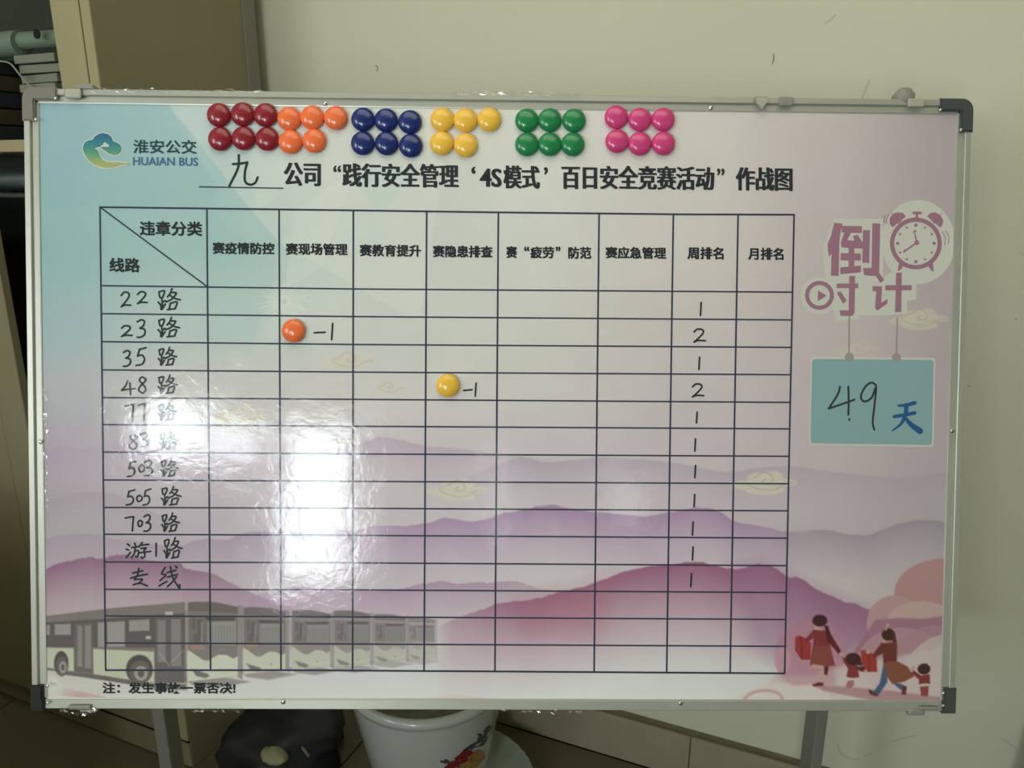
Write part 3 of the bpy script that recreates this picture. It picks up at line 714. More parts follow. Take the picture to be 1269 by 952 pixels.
# handwriting
DG = {'2': [[(0,.22),(.3,0),(.75,.05),(.8,.3),(.45,.65),(0,1)],[(0,1),(.4,.88),(1,.9)]], '3': [[(0,.12),(.5,0),(.85,.12),(.65,.38),(.3,.48)],[(.3,.48),(.85,.55),(.9,.8),(.5,.98),(0,1)]],
      '5': [[(.35,.08),(.15,.48)],[(.15,.48),(.6,.42),(.85,.65),(.6,.92),(0,1)],[(.35,.1),(1,0)]], '4': [[(.45,0),(.3,.35),(0,.68)],[(0,.68),(.5,.6),(1,.55)],[(.62,.15),(.66,1)]],
      '8': [[(.85,.15),(.5,0),(.2,.2),(.55,.45),(.9,.75),(.55,1),(.1,.8),(.4,.5),(.9,.22),(.85,.1)]], '7': [[(0,.1),(.5,.04),(1,0)],[(1,0),(.9,.5),(.85,1)]],
      '0': [[(.5,0),(.05,.4),(.3,1),(.9,.8),(1,.3),(.5,0)]], '1': [[(.5,0),(.5,1)]],
      '路': [[(.03,.15),(.08,.42)],[(.03,.15),(.28,.10),(.2,.40),(.08,.42)],[(.16,.42),(.2,.85)],[(.22,.62),(.32,.55)],[(0,.62),(.12,.78),(.14,.98),(.32,.72)],[(.62,.0),(.55,.2),(.42,.38)],[(.6,.18),(.82,.2),(.62,.48),(.36,.62)],[(.55,.32),(.75,.45),(1,.52)],[(.55,.68),(.5,.95)],[(.55,.68),(.85,.62),(.76,.94)],[(.42,.98),(.78,.93)]],
      '游': [[(.05,.1),(.14,.2)],[(0,.42),(.1,.48)],[(.0,.95),(.18,.62)],[(.34,.05),(.38,.18)],[(.22,.32),(.55,.25)],[(.36,.32),(.34,.65),(.22,.95)],[(.34,.55),(.5,.52),(.46,.9),(.38,.85)],[(.66,.0),(.55,.2)],[(.6,.18),(.92,.12)],[(.6,.38),(.82,.34),(.72,.5)],[(.72,.48),(.76,.85),(.66,.98),(.6,.9)],[(.52,.66),(1,.56)]],
      '专': [[(.12,.27),(.72,.14)],[(.48,0),(.42,.35),(.22,.64)],[(0,.56),(.5,.42),(1,.33)],[(.22,.64),(.7,.62),(.42,.88)],[(.15,.93),(.55,.84),(1,1)]],
      '线': [[(.3,.08),(.12,.35),(.34,.4),(.05,.65)],[(.0,.88),(.38,.68)],[(.4,.3),(.82,.2)],[(.42,.5),(.9,.38)],[(.55,.05),(.66,.5),(.92,.9),(1,.98),(1,.82)],[(.85,.48),(.6,.75),(.4,.92)],[(.8,.03),(.88,.1)]]}
d = Decal(3)
def hw(ch, x0, y0, x1, y1, wd=2.2):
    for st in DG[ch]: d.ribbon([(x0 + a * (x1 - x0), y0 + b_ * (y1 - y0)) for a, b_ in st], wd)
def rowA(lst):
    for ch, a, b_, c, e in lst: hw(ch, 130 + a / 5.292, 350 + b_ / 5.289, 130 + c / 5.292, 350 + e / 5.289)
def rowB(lst):
    for ch, a, b_, c, e in lst: hw(ch, 130 + a / 4.533, 530 + b_ / 4.533, 130 + c / 4.533, 530 + e / 4.533)
rowA([('2',108,65,170,160),('2',215,62,278,140),('路',350,42,495,182),('2',110,285,178,355),('3',212,245,268,360),('路',350,230,490,360),('3',122,447,172,550),('5',205,428,270,545),('路',352,425,470,545),
      ('4',110,645,198,738),('8',215,620,275,725),('路',350,607,475,730),('7',133,800,188,915),('7',220,795,262,905),('路',352,790,468,905)])
rowB([('8',132,40,185,122),('3',200,30,243,108),('路',308,25,410,120),('5',128,190,175,275),('0',190,210,222,250),('3',222,185,270,270),('路',315,178,410,275),('5',120,350,168,435),('0',178,380,208,415),('5',215,345,258,435),('路',318,330,428,437),
      ('7',115,500,162,580),('0',185,520,210,555),('3',220,490,260,582),('路',320,480,418,585),('游',120,645,258,735),('1',280,650,296,722),('路',332,618,433,735),('专',145,790,240,890),('线',305,775,420,905)])
d.done('marker_route_names', M_marker, 'handwritten route numbers in black marker')
d = Decal(3)
for k, (ch, x, y0, y1) in enumerate([('1',868,375,391),('2',867,408,424),('1',866,443,458),('2',865,476,492),('1',863,511,524),('1',861,544,559),('1',861,577,592),('1',860,613,628),('1',858,647,663),('1',858,678,694),('1',856,711,727)]):
    if ch == '1': d.ribbon([(x + .8, y0), (x, y1)], 2.3)
    else: hw('2', x - 7, y0, x + 7, y1)
d.done('marker_week_ranks', M_marker, 'handwritten weekly ranks in black marker')
d = Decal(3)
d.ribbon([(389.5,412.5),(403,411.8)], 2.3); d.ribbon([(412.3,401),(411,421)], 2.3); d.done('marker_deduction', M_marker, 'handwritten minus one beside the orange magnet'); d = Decal(3); d.ribbon([(574.5,484),(585,483)], 2.2); d.ribbon([(590,475),(589,491)], 2.2)
d.done('marker_deduction', M_marker, 'handwritten minus one beside the yellow magnet')
d = Decal(3)
for q in [[(187,8),(184,60),(148,135)], [(163,45),(200,42),(222,38)], [(222,38),(212,80),(214,118),(235,130),(255,122),(265,100)]]:
    d.ribbon([(240 + x / 3.339, 190 + y / 3.339) for x, y in q], 3.0)
d.done('marker_company_number', M_marker, 'handwritten company numeral in black marker')

# --- frame rails, extruded profile (t: distance outward from the sheet, w: height)
PROF = [(-0.0012, -0.004), (-0.0012, 0.0010), (0.0, 0.0014), (0.0062, 0.0016), (0.0068, 0.0004), (0.0078, 0.0004), (0.0084, 0.0036), (0.0092, 0.0042), (0.0155, 0.0042), (0.0163, 0.0034), (0.0166, -0.0160), (-0.0012, -0.0160)]
PROF_FLAT = [(-0.0012, -0.004), (-0.0012, 0.0010), (0.0, 0.0014), (0.0004, 0.0030), (0.0116, 0.0034), (0.0124, 0.0026), (0.0128, -0.0160), (-0.0012, -0.0160)]
def rail(a, b, out, PROF=PROF):
    """a, b: ends along the sheet edge (u, v); out: outward unit"""
    bm = bmesh.new(); ra = []; rb = []
    for t, w in PROF:
        ra.append(bm.verts.new((a[0] + out[0] * t, a[1] + out[1] * t, w))); rb.append(bm.verts.new((b[0] + out[0] * t, b[1] + out[1] * t, w)))
    n = len(PROF)
    for i in range(n): j = (i + 1) % n; bm.faces.new((ra[i], ra[j], rb[j], rb[i]))
    bm.faces.new(ra); bm.faces.new(rb[::-1])
    return obj('frame_rail', bm, M_alu, board)
RT_ = 0.0166
rail((-HW, HH), (HW, HH), (0, 1)); rail((-HW, -HH), (HW, -HH), (0, -1), PROF_FLAT); rail((-HW, -HH), (-HW, HH), (-1, 0)); rail((HW, -HH), (HW, HH), (1, 0))
def corner_cap(sx, sy, lx, ly, m, th=0.0065, label=None, R0=0.014):
    """L-shaped cap with a rounded outer corner"""
    X, Y = HW + RT_ + 0.0008, HH + (RT_ if sy > 0 else .0138) + 0.0008; wd = 0.0158
    pts = [(X - lx, Y), (X - R0, Y)] + [(X - R0 + R0 * math.sin(a), Y - R0 + R0 * math.cos(a)) for a in np.linspace(.25, math.pi / 2 - .25, 5)] + [(X, Y - R0), (X, Y - ly), (X - wd, Y - ly), (X - wd, Y - wd), (X - lx, Y - wd)]
    bm = bmesh.new(); vs = [bm.verts.new((sx * x, sy * y, th)) for x, y in pts]; f = bm.faces.new(vs)
    r = bmesh.ops.extrude_face_region(bm, geom=[f]); ev = [e for e in r['geom'] if isinstance(e, bmesh.types.BMVert)]
    for v in ev: v.co.z = -0.017
    bmesh.ops.recalc_face_normals(bm, faces=bm.faces)
    top = [e for e in bm.edges if all(abs(v.co.z - th) < 1e-6 for v in e.verts)]
    bmesh.ops.bevel(bm, geom=top, offset=0.0016, segments=2, affect='EDGES')
    o = obj('corner_cap', bm, m, board)
    if label: o['label'] = label
    return o
cTL = corner_cap(-1, 1, 0.044, 0.042, M_capgrey, label='light grey corner cap'); cTR = corner_cap(1, 1, 0.043, 0.042, M_capdark, label='dark grey corner cap')
cBR = corner_cap(1, -1, 0.018, 0.034, M_capdark, label='dark grey corner cap', R0=.002); cBL = corner_cap(-1, -1, 0.018, 0.034, M_capblack, label='black corner cap', R0=.003)
def screw(x, y, r, w, parent):
    u, v = B(x, y, w); bm = bmesh.new()
    lathe(bm, [(r, 0), (r, .0006), (r * .8, .0013), (r * .4, .0017), (0, .0018)], 14, (u, v, w)); return obj('screw', bm, M_screw, parent, smooth=True)
for x, y, p in [(69,122,cTL),(44.5,148,cTL),(1165.6,136.5,cTR),(1191,161,cTR),(1169,859,cBR),(1169,875,cBR),(59,850,cBL),(59,871,cBL)]: screw(x, y, .0022, .0064, p)
for x, y in [(403,128.3),(881,133.5),(351,870),(843.5,871.5),(50.8,547.5),(1180,534)]: screw(x, y, .0030, .0016 if y < 800 else .0032, board)
# crumpled remains of clear film along the rails
M_film = bpy.data.materials.new('clear_film'); M_film.use_nodes = True
nt = M_film.node_tree; N = nt.nodes; N.remove(N['Principled BSDF'])
tr = N.new('ShaderNodeBsdfTransparent'); gl = N.new('ShaderNodeBsdfGlossy'); gl.inputs['Roughness'].default_value = .08; mx = N.new('ShaderNodeMixShader'); mx.inputs[0].default_value = .12
nt.links.new(tr.outputs[0], mx.inputs[1]); nt.links.new(gl.outputs[0], mx.inputs[2]); nt.links.new(mx.outputs[0], N['Material Output'].inputs['Surface'])
def film(x0, y0, x1, y1, wd, n):
    bm = bmesh.new(); rows = []
    for i in range(n + 1):
        t = i / n; x = x0 + (x1 - x0) * t; y = y0 + (y1 - y0) * t
        dx, dy = (0, 1) if abs(x1 - x0) > abs(y1 - y0) else (1, 0); r = []
        for k in range(4):
            s = (k / 3 - .5) * wd * (0.5 + 0.5 * math.sin(i * 1.3) ** 2 + .2)
            u, v = B(x + dx * s, y + dy * s); r.append(bm.verts.new((u, v, .0068 + random.uniform(0, .0032))))
        rows.append(r)
    for a, b_ in zip(rows[:-1], rows[1:]):
        for k in range(3): bm.faces.new((a[k], a[k + 1], b_[k + 1], b_[k]))
    return obj('film_remnant', bm, M_film, board)
film(108, 115, 215, 115, 6, 26); film(560, 118, 720, 119.5, 5, 34); film(60.5, 480, 61.5, 640, 6, 40); film(240, 876, 300, 877, 5, 16); film(620, 878, 720, 879, 5, 24); film(78, 877, 122, 879, 9, 12); film(236, 114.5, 330, 116, 5, 20)

# ------------------------------------------------------------------ magnets
MAGS = [
 ('dark red', (0.58, 0.12, 0.19), [(270.8,142.4),(300.5,141.5),(328.8,142.4),(272.3,172),(301.5,171.3),(330.8,172)]),
 ('orange', (1.0, 0.49, 0.28), [(358,147),(386.5,145.5),(416,146),(359.5,175.7),(389.3,174.4)]),
 ('navy blue', (0.10, 0.18, 0.46), [(449.8,147.9),(478.3,148.9),(508,151),(449.3,177.4),(479,177.6),(509,180.4)]),
 ('yellow', (1.0, 0.80, 0.30), [(548,148),(576.7,149),(606.2,147.9),(547.2,177.3),(577,179.7)]),
 ('green', (0.12, 0.54, 0.32), [(652.9,149.2),(681.4,148.7),(711.4,149.2),(652.9,178.8),(681.4,178.7),(709.9,178.8)]),
 ('pink', (0.86, 0.28, 0.54), [(763.8,145),(793,148),(821.8,148),(764.8,174.8),(793,178),(822.3,177.6)])]
mm = {}
def dome(r=0.0151):
    bm = bmesh.new()
    lathe(bm, [(0, .0022), (r - .0006, .0022), (r, .0028)] + [(r * math.cos(a), .0028 + .0078 * math.sin(a)) for a in np.linspace(.12, math.pi / 2 - .08, 11)] + [(0, .0106)], 40)
    return bm
bm = bmesh.new(); lathe(bm, [(0, .0005), (.0085, .0005), (.0085, .0026), (0, .0026)], 20)
M_ferrite = mat('ferrite', (0.16, 0.16, 0.17), 0.6)
ferr = bpy.data.meshes.new('magnet_disc'); bmesh.ops.recalc_face_normals(bm, faces=bm.faces); bm.to_mesh(ferr); bm.free(); ferr.materials.append(M_ferrite)
RM = Matrix(((EX[0], EY[0], EN[0]), (EX[1], EY[1], EN[1]), (EX[2], EY[2], EN[2]))).to_4x4()
def magnet(me, x, y, label, group):
    u, v = B(x, y, .004)
    o = bpy.data.objects.new('magnet', me); link(o)
    o.matrix_world = Matrix.Translation(Vector(W2(u, v, 0.0))) @ RM
    tag(o, label, 'magnet', group)
    link(bpy.data.objects.new('magnet_disc', ferr), o)
    return o
for cname, rgb, pts in MAGS:
    m = mat(cname.replace(' ', '_') + '_plastic', rgb, 0.22, coat=0.3)
    bm = dome(); me = bpy.data.meshes.new('magnet'); bmesh.ops.recalc_face_normals(bm, faces=bm.faces); bm.to_mesh(me); bm.free(); me.materials.append(m)
    for p in me.polygons: p.use_smooth = True
    mm[cname] = me
    for i, (x, y) in enumerate(pts):
        row = 'upper' if i < 3 else 'lower'; k = i if i < 3 else i - 3; n = 3 if i < 3 else len(pts) - 3
        pos = (['left', 'middle', 'right'] if n == 3 else ['left', 'right'])[k]
        magnet(me, x, y, '%s round magnet, %s one in the %s row of its cluster' % (cname, pos, row), '%s magnets parked along the top of the board' % cname)
magnet(mm['orange'], 363.5, 410, 'orange round magnet alone in the table beside a handwritten minus one', 'magnets in the table')
magnet(mm['yellow'], 555, 478, 'yellow round magnet alone in the table beside a handwritten minus one', 'magnets in the table')

# ------------------------------------------------------------------ clips on the frame
def clip_thing(name, label, m, x0, x1, y0, y1, w0, w1, bevel=.0015, hook=None):
    (u0, v1), (u1, v0) = B(x0, y0, w1), B(x1, y1, w1)
    uc, vc = (u0 + u1) / 2, (v0 + v1) / 2
    t = empty(name, matrix=Matrix.Translation(Vector(W2(uc, vc, 0))) @ RM); tag(t, label, 'clip', 'clips on the board frame')
    bm = bmesh.new(); box(bm, u0 - uc, u1 - uc, v0 - vc, v1 - vc, w0, w1, bevel=bevel); obj('clip_body', bm, m, t)
    return t, uc, vc
def add_box_part(t, uc, vc, name, m, x0, x1, y0, y1, w0, w1, bevel=.0012):
    (u0, v1), (u1, v0) = B(x0, y0, w1), B(x1, y1, w1)
    bm = bmesh.new(); box(bm, u0 - uc, u1 - uc, v0 - vc, v1 - vc, w0, w1, bevel=bevel); return obj(name, bm, m, t)
t, uc, vc = clip_thing('frame_clip', 'pale plastic clip on the top rail beside the upper left corner cap', M_clip, 79, 100, 109, 121.5, .0052, .0085, .0025)
add_box_part(t, uc, vc, 'clip_tab', M_clipgrey, 94, 115, 103.5, 110, -.012, .006)
t, uc, vc = clip_thing('frame_clip', 'grey clip with a pointed hook on the top rail, left of the plain clip', M_clipgrey, 935, 952, 119, 126, .0052, .0085)
bm = bmesh.new(); q = [B(*p, .008) for p in [(937,121),(951,121),(951.5,126),(944,134.5),(937,127)]]
vs = [bm.verts.new((a - uc, b_ - vc, .0092)) for a, b_ in q]; f = bm.faces.new(vs); r = bmesh.ops.extrude_face_region(bm, geom=[f])
for e in r['geom']:
    if isinstance(e, bmesh.types.BMVert): e.co.z = .0052
obj('clip_hook', bm, M_clip, t)
bm = bmesh.new(); a, b_ = B(945.5, 134, .006); lathe(bm, [(.0016, 0), (.0016, .002), (0, .003)], 12, (a - uc, b_ - vc, .005)); obj('clip_pin', bm, M_screw, t, smooth=True)
t, uc, vc = clip_thing('frame_clip', 'plain grey clip folded over the top rail, right of the hooked clip', M_clipgrey, 966, 983, 119.5, 131, .0052, .0080)
t, uc, vc = clip_thing('frame_clip', 'pale plastic clip with a round grey knob near the upper right corner', M_clip, 1126, 1146, 121.3, 132.5, .0052, .0090, .002)
bm = bmesh.new(); a, b_ = B(1122, 120, 0); lathe(bm, [(0, -.012), (.012, -.012), (.0125, -.006), (.0115, .002), (.009, .0045), (0, .005)], 24, (a - uc, b_ - vc, 0), rfun=lambda r, an, k: r * (1 + .05 * math.sin(7 * an))); obj('clip_knob', bm, M_clipgrey, t, smooth=True)
t, uc, vc = clip_thing('frame_clip', 'grey plastic latch under the lower right corner of the board', M_clipgrey, 1140, 1163, 876.5, 880.5, .0052, .0085)
add_box_part(t, uc, vc, 'clip_tab', M_clipgrey, 1126, 1147, 879, 888, -.004, .0058, .003)
t, uc, vc = clip_thing('frame_clip', 'cloudy plastic clip under the lower left end of the board', M_clipgrey, 84, 112, 874.5, 880, .0052, .0075)
add_box_part(t, uc, vc, 'clip_tab', M_clipgrey, 98, 120, 878, 883.5, -.004, .0058, .002)

# ------------------------------------------------------------------ stand behind the board
FP = 1.10
def head_point(x, y, F0):
    """point on the vertical plane at distance F0 along the heading, traced at x, y"""
    hd = np.array([-sps, cps, 0]); d = ray(x, y); return C0 + d * (F0 / (d @ hd))
stand = empty('board_stand', (float(head_point(605, 900, FP)[0]), float(head_point(605, 900, FP)[1]), 0), YAW); tag(stand, 'grey metal stand of two upright posts carrying the whiteboard', 'stand')
inv = stand.matrix_basis.inverted()
def lat(x, y): return float((head_point(x, y, FP) - np.array(stand.location)) @ RT)
for (xa, xb) in [(192.7, 207.8), (1009, 1022.5)]:
    l0, l1 = lat(xa, 918), lat(xb, 918)
    bm = bmesh.new(); box(bm, l0, l1, 0, .046, 0.012, 1.26, bevel=.002); leg = obj('post', bm, M_post, stand)
    bm = bmesh.new(); box(bm, l0 - .004, l1 + .004, -.004, .05, 0, .03, bevel=.004); obj('foot_cap', bm, M_capdark, leg)
lL, lR = lat(200.2, 918), lat(1015.7, 918)
bm = bmesh.new(); box(bm, lL + .01, lR - .01, .012, .035, 1.18, 1.22, bevel=.002); obj('crossbar', bm, M_post, stand)
for l in (lL, lR):
    for z0, in ((1.21,), (0.70,)):
        # bracket reaching forward to the back of the board at this height
        k = (z0 - (BO[2] - EN[2] * .013)) / EY[2]
        p = BO - EN * .016 + EY * k + EX * (l)
        yb = float((p - np.array(stand.location)) @ np.array([-sps, cps, 0]))
        bm = bmesh.new(); box(bm, l - .009, l + .009, min(yb, 0) + .002, .006, z0 - .014, z0 + .004); obj('bracket', bm, M_post, stand)

# ------------------------------------------------------------------ cabinet on the left
CXR = -1.232; CYF = 1.030; CYB = 1.440; CXL = -2.45; CH = 2.25
cab = empty('storage_cabinet', (CXR, CYF, 0)); tag(cab, 'tall beech and brown cabinet with open shelves standing against the wall at left', 'cabinet')
def cpart(name, x0, x1, y0, y1, z0, z1, m, bevel=.001, parent=None, label=None):
    bm = bmesh.new(); box(bm, x0 - CXR, x1 - CXR, y0 - CYF, y1 - CYF, z0, z1, bevel=bevel, seg=1); o = obj(name, bm, m, parent or cab)
    if label: o['label'] = label
    return o
cpart('side_panel', CXR - .02, CXR, CYF + .0035, CYB, 0.0005, CH, M_cabside, label='shaded brown side panel')
M_edge = mat('grey_edge_trim', (0.50, 0.49, 0.44), 0.5)
cpart('edge_trim', CXR - .01, CXR + .004, CYB - .036, CYB + .001, 0.12, CH, M_edge)
zpl = on_plane_y(160, 893, CYF)[2]
xs1 = on_plane_y(106, 60, CYF)[0]; xs0 = on_plane_y(71, 60, CYF)[0]
cpart('front_stile', xs1 + .0015, CXR, CYF - .0015, CYF + .0034, zpl + .004, CH, M_cabfront)
cpart('door_stile', xs0, xs1 - .0015, CYF - .002, CYF + .018, .1, CH, M_cabfront, bevel=.001)
cpart('side_panel', CXL, CXL + .02, CYF, CYB, 0, CH, M_cabside)
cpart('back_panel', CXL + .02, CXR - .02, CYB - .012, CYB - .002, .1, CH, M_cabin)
cpart('top_panel', CXL + .02, CXR - .02, CYF, CYB - .012, CH - .02, CH, M_cabside)
cpart('plinth', CXL + .02, CXR - .0007, CYF + .0005, CYF + .02, .004, zpl, M_cabside)
cpart('grime_line', CXL + .02, CXR - .0005, CYF - .0006, CYF + .02, zpl - .002, zpl + .004, M_dirt, bevel=0)
z180 = on_plane_y(16, 181, CYF + .01)[2]
shelves = [z180, on_plane_y(16, 74, CYF + .15)[2] - .09, on_plane_y(16, 236, CYF + .02)[2] - .01, 0.75, zpl + .02]
for z in shelves[:1]: cpart('shelf', CXL + .02, CXR - .02, CYF + .004, CYB - .012, z - .011, z + .011, M_cabfront)
z2 = on_plane_y(30, 112, CYF + .05)[2]
z236 = on_plane_y(16, 236, CYF + .03)[2]
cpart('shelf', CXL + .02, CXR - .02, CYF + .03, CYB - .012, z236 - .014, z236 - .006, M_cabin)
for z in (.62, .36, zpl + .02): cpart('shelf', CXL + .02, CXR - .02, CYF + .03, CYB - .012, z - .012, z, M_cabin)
# low door leaf at the left, pulled half across
xd = on_plane_y(20, 440, CYF - .02)[0]; xg = on_plane_y(15, 572, CYF - .02)[0]
ztop = z236 - .03
door = cpart('sliding_door', CXL + .03, xg - .001, CYF - .024, CYF - .006, zpl + .008, ztop, M_cabside, bevel=.002)
cpart('door_edge_strip', xg + .001, xd, CYF - .025, CYF - .006, zpl + .008, ztop, M_cabside, bevel=.002)
# lower right closed leaf hidden mostly behind the board
cpart('kick_panel', xd + .0, CXR - .001, CYF - .001, CYF + .01, zpl + .004, 0.45, M_cabside)
# ---- things on the shelves
M_tube = mat('green_grey_paper', (0.46, 0.53, 0.47), 0.6, var=.06); M_dark = mat('dark_hollow', (0.08, 0.09, 0.08), 0.9); M_paper = mat('aged_paper', (0.50, 0.52, 0.46), 0.8, var=.08, vscale=20)
M_folder = mat('brown_folder', (0.26, 0.23, 0.17), 0.6); M_bag = mat('grey_plastic_bag', (0.33, 0.36, 0.36), 0.35, var=.2, vscale=14, bump=.6, bscale=12); M_bluegrey = mat('blue_grey_folder', (0.15, 0.18, 0.19), 0.5)
zA = z180 + .011
Yt = CYF + .13
pA = on_plane_y(-25, 56, Yt); pB = on_plane_y(28, 56, Yt); rT = .021
t = empty('paper_roll', (float(pA[0]), Yt, zA)); tag(t, 'pale green paper roll with a slimmer roll pushed in its end on the top shelf', 'paper roll')
zt = float((pA[2] + pB[2]) / 2) - zA
bm = bmesh.new(); tube(bm, [(-.25, 0, zt), (float(pB[0] - pA[0]), 0, zt)], rT + .004, 24); obj('outer_roll', bm, M_tube, t, smooth=False)
pC = on_plane_y(78, 48, Yt)
bm = bmesh.new(); tube(bm, [(float(pB[0] - pA[0]) - .01, 0, zt + .004), (float(pC[0] - pA[0]), .03, zt + .008)], rT * .8, 20); obj('inner_roll', bm, M_tube, t)
bm = bmesh.new(); px_ = on_plane_y(44, 41, Yt - .02); lathe(bm, [(0, 0), (.009, 0), (.009, .002), (0, .003)], 16, M=Matrix.Translation((float(px_[0] - pA[0]), -.0165, zt + .010)) @ Matrix.Rotation(math.pi / 2, 4, 'X')); obj('dark_spot', bm, M_dark, t)
# cradle: pile of folders below the roll
hz = zt - rT - .004
fol = empty('folder_pile', (float(pA[0]) - .05, CYF + .18, zA)); tag(fol, 'brown document folders lying under the paper roll', 'folders')
nf = 5
for k in range(nf):
    bm = bmesh.new(); box(bm, -.22, .17 - .012 * k, -.13, .13, hz * k / nf, hz * (k + .9) / nf, bevel=.002, seg=1); o = obj('folder', bm, M_folder if k % 2 else M_bluegrey, fol)
bx = on_plane_y(64, 90, CYF + .06)
st = empty('paper_stack', (float(bx[0]), CYF + .16, zA)); tag(st, 'tilted stack of pale booklets beside the cabinet post', 'booklets')
zb = float(bx[2]) - zA
nb = 9
for k in range(nb):
    bm = bmesh.new(); z0 = (zb + .03) * k / nb; box(bm, -.032 - .002 * k, .06, -.13 - .004 * (k % 3), .10, z0, z0 + (zb + .03) / nb * .86, bevel=.001, seg=1, M=Matrix.Rotation(random.uniform(-.06, .06), 4, 'Z'))
    obj('booklet', bm, M_paper, st)
# pale curved wire / bag edge
c = [on_plane_y(x, y, CYF + .012) for x, y in [(-20,74),(2,76),(13,79),(24,92),(40,111),(47,125)]]
t = empty('cable', (float(c[-1][0]), CYF + .012, zA)); tag(t, 'thin pale cable curving down in front of the top shelf', 'cable')
bm = bmesh.new(); pts = catmull([(p[0] - c[-1][0], 0, p[2] - zA) for p in c] + [(0.01, 0, .003)], 5); tube(bm, pts, .0016, 8); obj('cable_run', bm, M_clipgrey, t, smooth=True)
def lump(name, label, cat, cx_, cy_, z0, sx, sy, sz, m, seed, n=3, amp=.25, group=None):
    bm = bmesh.new(); bmesh.ops.create_icosphere(bm, subdivisions=n, radius=1)
    r = random.Random(seed); ds = [Vector((r.gauss(0, 1), r.gauss(0, 1), r.gauss(0, 1))).normalized() for _ in range(22)]
    for v in bm.verts:
        d_ = v.co.normalized(); f = 1 + amp * sum(abs(math.sin(5 * d_.dot(q) + i)) - .6 for i, q in enumerate(ds)) / 7
        v.co = Vector((d_.x * sx * f, d_.y * sy * f, max(d_.z * f, -.85) * sz))
    zm = min(v.co.z for v in bm.verts)
    for v in bm.verts: v.co.z -= zm
    o = obj(name, bm, m, None, smooth=True, loc=(cx_, cy_, z0 + .001)); tag(o, label, cat, group); return o
zs = z236 - .006
lump('plastic_bag', 'grey plastic bag crumpled on the second shelf behind the board edge', 'bag', -1.62, CYF + .17, zs, .17, .12, max((z180 - .02 - zs) * .35, .03), M_bag, 3)
t = empty('folder_pile', (-1.62, CYF + .18, .62)); tag(t, 'blue grey folders stacked on the third cabinet shelf', 'folders')
for k in range(7):
    bm = bmesh.new(); box(bm, -.16 + .01 * (k % 3), .16 + .012 * ((k * 2) % 3), -.13, .13, .03 * k, .03 * k + .027, bevel=.002, seg=1); obj('folder', bm, [M_bluegrey, M_bag, M_folder][k % 3], t)

# ------------------------------------------------------------------ flower pot, saucer, rubbish, bin
BX, BY = float(RT[0] * -.175 + -sps * 1.37), float(RT[1] * -.175 + cps * 1.37)
M_pot = mat('white_glazed_plastic', (0.74, 0.75, 0.73), 0.18, coat=.4)
pot = empty('flower_pot', (BX, BY, 0)); tag(pot, 'white ribbed flower pot with a red and gold print standing behind the board', 'flower pot')
prof = [(.0, .03), (.106, .03), (.112, .036)]
for k in range(29):
    z = .045 + k * .0085; prof.append((.112 + (z - .03) * .19 + (.0009 if (k % 2 and z > .16) else 0), z))
prof += [(.163, .292), (.168, .297), (.170, .304), (.168, .311), (.163, .314), (.156, .313), (.152, .306), (.148, .25), (.140, .20), (0, .20)]
bm = bmesh.new(); lathe(bm, prof, 64); obj('pot_body', bm, M_pot, pot, smooth=True)
M_soil = mat('dark_soil', (0.50, 0.50, 0.47), .8, var=.2, vscale=40, bump=1)
bm = bmesh.new(); lathe(bm, [(0, .27), (.06, .272), (.142, .266), (.142, .255)], 40); obj('soil', bm, M_soil, pot)
def pot_r(z): return .112 + (z - .03) * .19
def pot_hit(x, y, extra=.0012):
    d_ = ray(x, y); o_ = C0 - np.array([BX, BY, 0]); k = 0.9
    best = None
    for s in np.linspace(1.0, 2.4, 900):
        p = o_ + d_ * s
        if p[2] < .29 and math.hypot(p[0], p[1]) <= pot_r(p[2]) + extra: best = p; break
    return best
def pot_decal(name, polys, m, extra):
    bm = bmesh.new()
    for poly in polys:
        pts = [pot_hit(*p, extra) for p in poly]
        if any(p is None for p in pts): continue
        cpt = pot_hit(*np.mean(np.array(poly), 0), extra)
        if cpt is None: continue
        vc_ = bm.verts.new(cpt); vs = [bm.verts.new(p) for p in pts]
        for i in range(len(vs)): bm.faces.new((vc_, vs[i], vs[(i + 1) % len(vs)]))
    if len(bm.faces): obj(name, bm, m, pot)
    else: bm.free()
M_red = mat('crimson_glaze', (0.50, 0.10, 0.16), .3); M_gold = mat('gold_glaze', (0.66, 0.50, 0.24), .35, var=.3, vscale=120); M_leaf = mat('grey_leaf_glaze', (0.26, 0.30, 0.32), .3, var=.3, vscale=80); M_embo = mat('grey_pot_print', (0.74, 0.75, 0.73), .25)
def ellp(cx_, cy_, rx, ry, n=14, rot=0, jit=0):
    out = []
    for k in range(n):
        a = 2 * math.pi * k / n; r_ = 1 + random.uniform(-jit, jit); x, y = rx * math.cos(a) * r_, ry * math.sin(a) * r_
        out.append((cx_ + x * math.cos(rot) - y * math.sin(rot), cy_ + x * math.sin(rot) + y * math.cos(rot)))
    return out
pot_decal('leaf_print', [ellp(604,905,7,3,rot=-.9,jit=.2), ellp(599,917,9,4,rot=-1.1,jit=.2), ellp(587,925,14,3.4,rot=-.4,jit=.2), ellp(606,925,6,12,jit=.2), ellp(597,932,9,5,jit=.3), ellp(552,944,6,3,jit=.3), ellp(595,917,4,3,jit=.2), ellp(596,912,5,2,rot=.4)], M_leaf, .0012)
pot_decal('petal_print', [ellp(575,940,14,8,rot=-.6,jit=.15), ellp(560,951,12,6,rot=-.5,jit=.15)], M_red, .0018)
pot_decal('flower_print', [ellp(590,941,13,9,rot=-.5,jit=.2), ellp(582,950,12,6,jit=.2)], M_gold, .0024)
pot_decal('oval_print', [ellp(458,942,15,19), ellp(522,952,18,14)], M_embo, .0012)
M_sauc = mat('cloudy_plastic', (0.62, 0.65, 0.60), .2, coat=.3)
